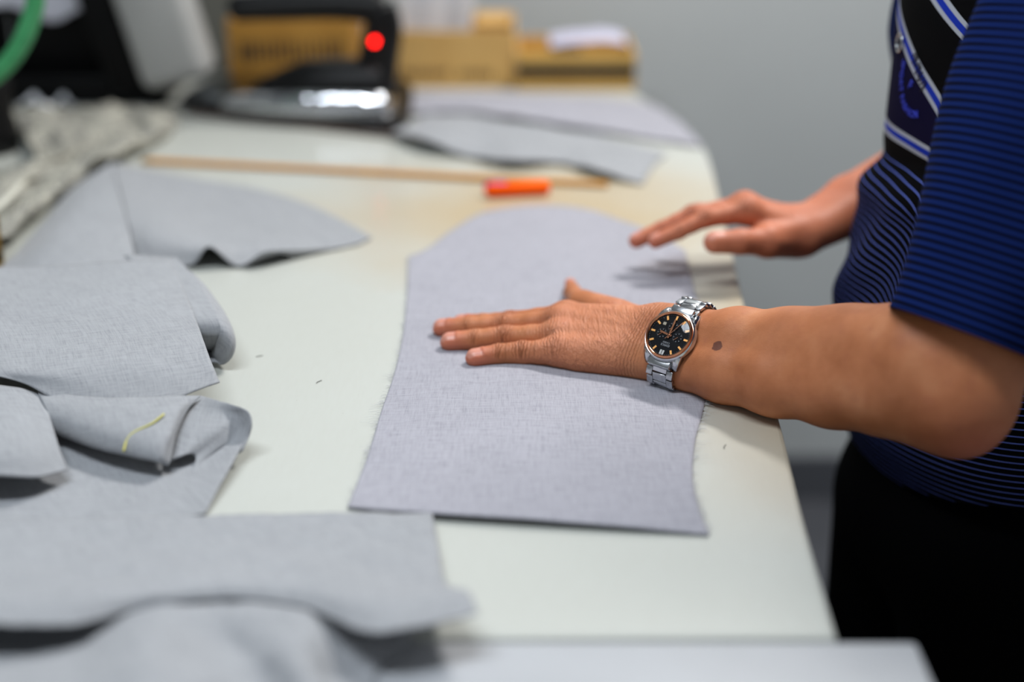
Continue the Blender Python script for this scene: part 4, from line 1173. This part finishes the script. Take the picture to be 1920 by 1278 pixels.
MB().box(((x0 + x1) / 2, 2.3968, z0 + .013), ((x1 - x0) / 2 - .001, .0005, .0012)).build('seam_line', mat('ochre_seam_strip', srgb(150, 104, 36), .6), r3, False)  # thin strip of darker ochre low on the box front
# papers
pw = speckle('white_paper', srgb(226, 228, 232), srgb(234, 236, 240), 20, .8)
p0 = atY(1100, 84, 2.47)
G = [[p0 + np.array([x, y, .014 - 5.0 * x * x * .35 + .02 * y + (0.004 if x > 0 else 0)]) for x in (-.065, -.03, 0, .03, .065)] for y in (-.05, 0, .06)]
cloth('paper_sheet', G, 12, 24, speckle('lilac_paper', srgb(188, 186, 208), srgb(200, 198, 216), 20, .8), 'crumpled pale lilac paper lying on the low striped box', thick=.0006, cat='paper', seed=101)
MB().box(tuple(atY(1062, 96, 2.45) + np.array([0, 0, .0])), (.026, .02, .005), None, .002).build('blue_card', speckle('navy_card', srgb(66, 68, 100), srgb(74, 76, 110), 20, .7))
finish(bpy.data.objects['blue_card'], 'small navy card tucked under the lilac paper on the striped box', 'card')
pr = empty('printed_page', atY(820, 58, 2.50), 'white printed page standing in the tan cardboard box', 'paper')
def page(n_, c, hw, hh, m, yaw, th=.0006):
    R = np.array(Matrix.Rotation(yaw, 3, 'Y')); MB().box(c, (hw, th, hh), R).build(n_, m, pr, False); return R
pc = atY(822, -2, 2.50)
R = page('sheet', pc, .062, .066, pw, .10)
gm = mat('grey_print', srgb(172, 178, 188), .8); mb = MB()
for i in range(11):
    for sx, ln in ((-.030, .022), (.030, .018)): mb.box(pc + R @ np.array([sx, -.0009, -.055 + i * .0105]), (ln, .0002, .0014), R)
o = mb.build('printed_lines', gm, pr, False); o['kind'] = 'stuff'

# iron on its rest
tr_ = empty('iron_rest', at(560, 205, 0), 'black iron rest tray with a shiny metal plate under the iron', 'tray')
outl = [at(338, 196, .010), at(352, 176, .010), at(420, 150, .010), at(560, 140, .010), at(700, 142, .010), at(766, 160, .010), at(772, 205, .010), at(752, 244, .010), at(640, 236, .010), at(480, 216, .010), at(360, 206, .010)]
pl = catmull(np.array(outl + [outl[0]])[:, :2], 60)[:-1]
o = MB().bm(prism(pl.tolist(), .0105, .016, .002, 2)).build('tray', M['black_plastic'], tr_); flat_shade_by_angle(o)
cm = pl.mean(0); pl2 = cm + (pl - cm) * np.array([.80, .70])
plate = mat('mirror_plate', srgb(150, 152, 156), .12, 1.0)
n_ = NT(plate); n_.normal(n_.bump(n_.noise(n_.coord(), 22, 2), .5, .006))
o = MB().bm(prism((pl2 + np.array([.0, .004])).tolist(), .0155, .019, .001, 2)).build('metal_plate', plate, tr_); flat_shade_by_angle(o)
for px in (440, 560, 690): MB().lathe([(.012, .0066), (.012, .0105)], np.append(at(px, 190, 0)[:2], 0), n=16).build('rubber_foot', M['black_plastic'], tr_)
wb = [at(352, 218, 0), at(745, 262, 0), at(775, 215, 0), at(380, 186, 0)]
o = MB().bm(prism([(p[0], p[1]) for p in wb], .0006, .0062, .0008, 1)).build('ironing_board_mat', speckle('brown_felt', srgb(96, 84, 78), srgb(110, 98, 92), 30, .9), None, False)
finish(o, 'thin brown felt mat under the iron rest', 'mat')
# the iron itself: pointed sole, body, raised handle, indicator lamp
iy = 2.17
ir = empty('steam_iron', atY(600, 150, iy), 'black steam iron with chrome skirt and a glowing red lamp, standing on the rest', 'iron')
ix0, ix1 = atY(425, 180, iy)[0], atY(738, 180, iy)[0]; z_s = .026
sole = [(ix0 - .012, iy), (ix0 + .03, iy - .022), (ix0 + .09, iy - .044), (ix0 + .16, iy - .056), (ix1 - .02, iy - .058), (ix1, iy - .045), (ix1, iy + .045), (ix1 - .02, iy + .058), (ix0 + .16, iy + .056), (ix0 + .09, iy + .044), (ix0 + .03, iy + .022)]
spl = catmull(np.array(sole + [sole[0]]), 66)[:-1]; cm = np.array([ix1 - .085, iy])
o = MB().bm(prism(spl.tolist(), .0195, .024, .001, 1)).build('soleplate', M['steel_brushed'], ir); flat_shade_by_angle(o)
def loft(name, secs_, m):
    V = []; F = []; n = len(spl)
    for (z, s, dx, nose) in secs_:
        q = cm + (spl - cm) * np.array([s, s]); q[:, 0] += dx
        t = np.clip((ix0 + .12 - q[:, 0]) / .12, 0, 1)
        for p, tt in zip(q, t): V.append((p[0], p[1], z - nose * tt))
    for i in range(len(secs_) - 1):
        for j in range(n): F.append((i * n + j, i * n + (j + 1) % n, (i + 1) * n + (j + 1) % n, (i + 1) * n + j))
    F += [tuple((len(secs_) - 1) * n + j for j in range(n)), tuple(range(n))[::-1]]
    return mesh_obj(name, np.array(V), F, m, ir, True)
chrome = mat('chrome_skirt', srgb(220, 222, 226), .10, 1.0); n_ = NT(chrome); n_.normal(n_.bump(n_.noise(n_.coord(), 26, 2), .8, .006))
loft('chrome_skirt', [(.024, .985, 0, 0), (.030, .985, 0, .001), (.038, .955, 0, .003), (.046, .895, .002, .006), (.052, .82, .004, .010), (.055, .76, .006, .013)], chrome)
loft('body', [(.054, .78, .006, .012), (.062, .78, .008, .014), (.076, .70, .012, .020), (.088, .58, .018, .026), (.094, .44, .024, .028)], M['black_plastic'])
# rear post and handle
p_r = [np.array([ix1 - .030, iy, z_s + .02]), np.array([ix1 - .022, iy, z_s + .07]), np.array([ix1 - .012, iy, z_s + .12]), np.array([ix1 - .02, iy, z_s + .150])]
MB().tube(catmull(p_r, 16), np.linspace(.034, .026, 16), 20).build('rear_post', M['black_plastic'], ir)
h_ = [np.array([ix1 - .012, iy, z_s + .146]), np.array([ix1 - .08, iy, z_s + .152]), np.array([ix1 - .16, iy, z_s + .150]), np.array([ix0 + .035, iy, z_s + .148]), np.array([ix0 + .012, iy, z_s + .144])]
MB().tube(catmull(h_, 24), np.concatenate([np.linspace(.024, .020, 20), [.019, .017, .014, .008]]), 18).build('handle', M['black_plastic'], ir)
led = bpy.data.materials.new('red_lamp'); led.use_nodes = True; b_ = led.node_tree.nodes['Principled BSDF']
b_.inputs['Base Color'].default_value = (.8, .01, .01, 1); b_.inputs['Emission Color'].default_value = (1, .006, .003, 1); b_.inputs['Emission Strength'].default_value = 7
lp = atY(702, 79, iy - .036)
V_, F_ = lathe([(.0001, .0030), (.0030, .0022), (.0046, .0), (.0046, -.008)], 20, False); Rl = np.array([[1, 0, 0], [0, 0, -1.0], [0, 1, 0]])
mesh_obj('indicator_lamp', V_ @ Rl.T + lp, F_, led, ir, True)

# sewing machine at far left, dark, with pale end cover
sm = empty('sewing_machine', at(130, 190, 0), 'black sewing machine with pale grey end cover at the back left', 'sewing machine')
a = at(-60, 195, .0); b = at(330, 178, 0)
MB().box(((a[0] + b[0]) / 2, 2.36, .025), ((b[0] - a[0]) / 2, .085, .024), None, .008, 3).build('bed', M['black_metal'], sm)
cx = atY(130, 80, 2.38)[0]
MB().box((cx, 2.40, .13), (.085, .06, .10), None, .02, 3).build('column', M['black_metal'], sm)
MB().box((atY(40, 60, 2.38)[0], 2.38, .185), (.16, .055, .048), None, .02, 3).build('arm', M['black_metal'], sm)
MB().box((atY(-30, 150, 2.36)[0], 2.36, .105), (.045, .045, .09), None, .014, 3).build('needle_head', M['black_metal'], sm)
cov = atY(303, 55, 2.27); Rr = np.array(Matrix.Rotation(math.radians(-14), 3, 'Y'))
cv = MB().box(cov + Rr @ np.array([0.006, 0, .060]), (.056, .045, .145), Rr, .022, 4)
cv.build('end_cover', speckle('pale_grey_enamel', srgb(158, 158, 156), srgb(166, 166, 164), 10, .5), sm)
MB().box(cov + Rr @ np.array([-.085, .04, .055]), (.03, .05, .14), Rr, .015, 3).build('dark_cover', M['black_metal'], sm)
# pale cloth and scraps over the machine
gx = [atY(x, 20, 2.31)[0] for x in (-40, 20, 65, 105, 150, 195)]
G = [[np.array([x, Y + .004 * math.sin(i * 2.1), z + dz * math.sin(i * 1.7)]) for i, x in enumerate(gx)] for Y, z, dz in ((2.306, .142, .012), (2.312, .180, .006), (2.316, .220, .003), (2.335, .241, .002), (2.385, .243, .002), (2.425, .241, .002))]
cloth('garment_piece', G, 30, 40, speckle('pale_cotton', srgb(186, 186, 198), srgb(200, 200, 210), 20, .9), 'pale cotton garment heaped on top of the black sewing machine', thick=.0015, rough=.0015, seed=111, cat='fabric')
for i, (px, py, s) in enumerate(((62, 204, .024), (118, 203, .018), (84, 216, .026))):
    c = at(px, py, .0); Gs = [[c + np.array([x * s, y * s * .6, .004 + .022 * (1 - abs(x)) * (1 - abs(y) * .5) * (1 + .3 * math.sin(7 * x + i))]) for x in (-1, -.4, .2, .6, 1)] for y in (-1, 0, 1)]
    cloth('paper_scrap', Gs, 14, 16, pw, ('crumpled white scrap below the green tube beside the machine', 'upright white scrap right of its two neighbours before the machine', 'flatter white scrap in front of the two crumpled ones')[i], thick=.0006, rough=.003, seed=120 + i, cat='scrap', group='white scraps by the machine')
# green tube
gtop = atY(58, -70, 1.80)
gp = [np.array([gtop[0] - .10, 1.85, 1.90]), np.array([gtop[0] - .07, 1.82, 1.2]), gtop + np.array([-.03, 0, .30]), gtop, atY(66, -10, 1.80), atY(60, 30, 1.80), atY(40, 80, 1.80), atY(10, 122, 1.80), atY(-40, 160, 1.80), atY(-120, 190, 1.80), np.array([-.95, 1.78, .05]), np.array([-1.12, 1.80, .014]), np.array([-1.35, 1.86, .013])]
o = MB().tube(catmull(gp, 110), .0116, 18).build('green_hose', speckle('green_rubber', srgb(52, 140, 84), srgb(66, 156, 98), 40, .35))
finish(o, 'green rubber hose curving down at the top left corner', 'hose')
# black round tin at the left edge
bt = at(-16, 284, 0)
o = MB().lathe([(.0001, .0005), (.036, .0005), (.041, .006), (.042, .03), (.036, .055), (.038, .07), (.040, .10), (.030, .118), (.0001, .122)], bt, n=36).build('black_jar', M['black_plastic'])
finish(o, 'black rounded jar at the left picture edge', 'jar')
bt = at(-26, 497, 0)
br_ = speckle('brass_metal', srgb(140, 108, 46), srgb(156, 122, 56), 40, .3, 0, 1.0)
tn = empty('brass_tin', bt, 'brass cylinder tin cut off by the left picture edge', 'tin')
MB().lathe([(.0001, .0005), (.0185, .0005), (.0195, .003), (.0195, .046)], bt, n=36).build('body', br_, tn)
MB().lathe([(.0200, .042), (.0202, .046), (.0200, .058), (.018, .061), (.0001, .062)], bt, n=36).build('lid', br_, tn)
# crumpled lining with print, on the far left of the table
mlin = mat('printed_lining', srgb(176, 174, 162), .9); n_ = NT(mlin); uv = n_.coord('UV')
str_ = n_.noise(n_.mapping(uv, scale=(16, 60, 1), rot=(0, 0, .4)), 1.0, 4, .65, .6)
cc_ = n_.ramp(str_, [(.34, srgb(84, 84, 84)), (.46, srgb(140, 138, 130)), (.58, srgb(176, 173, 160))])
bl_ = n_.noise(uv, 9, 3); cc_ = n_.mix(n_.math('MULTIPLY', n_.math('GREATER_THAN', bl_, .62), .25), cc_, srgb(120, 120, 118)); n_.base(cc_)
G = []
for r_i, y in enumerate((200, 235, 268, 305, 345, 390, 440)):
    x1 = (330, 335, 290, 185, 150, 95, 30)[r_i]; x0_ = (-60, 30, 55, 62, -60, -60, -60)[r_i]
    G.append([at(x, y + 3 * math.sin(x * .05), (.008 + .018 * abs(math.sin(x * .031 + r_i * 1.9))) * (.25 if k_ == 7 else 1)) for k_, x in enumerate(np.linspace(x0_, x1, 8))])
cloth('lining_piece', G, 60, 60, mlin, 'crumpled beige printed lining spread on the far left of the table', thick=.0012, rough=.005, seed=131)
o = MB().tube([at(-30, 412, .030), at(20, 368, .032), at(48, 335, .032)], [.004, .0042, .0036], 10).build('white_stick', speckle('pale_wood', srgb(200, 198, 184), srgb(210, 208, 196), 30, .7))
finish(o, 'short pale stick lying on the beige printed lining', 'stick')

print('knuckle spacing', [np.round(FL[k][3][0], 4).tolist() for k in FL])
print('right hand', [np.round(FR[k][3][0], 4).tolist() for k in FR], WRC)
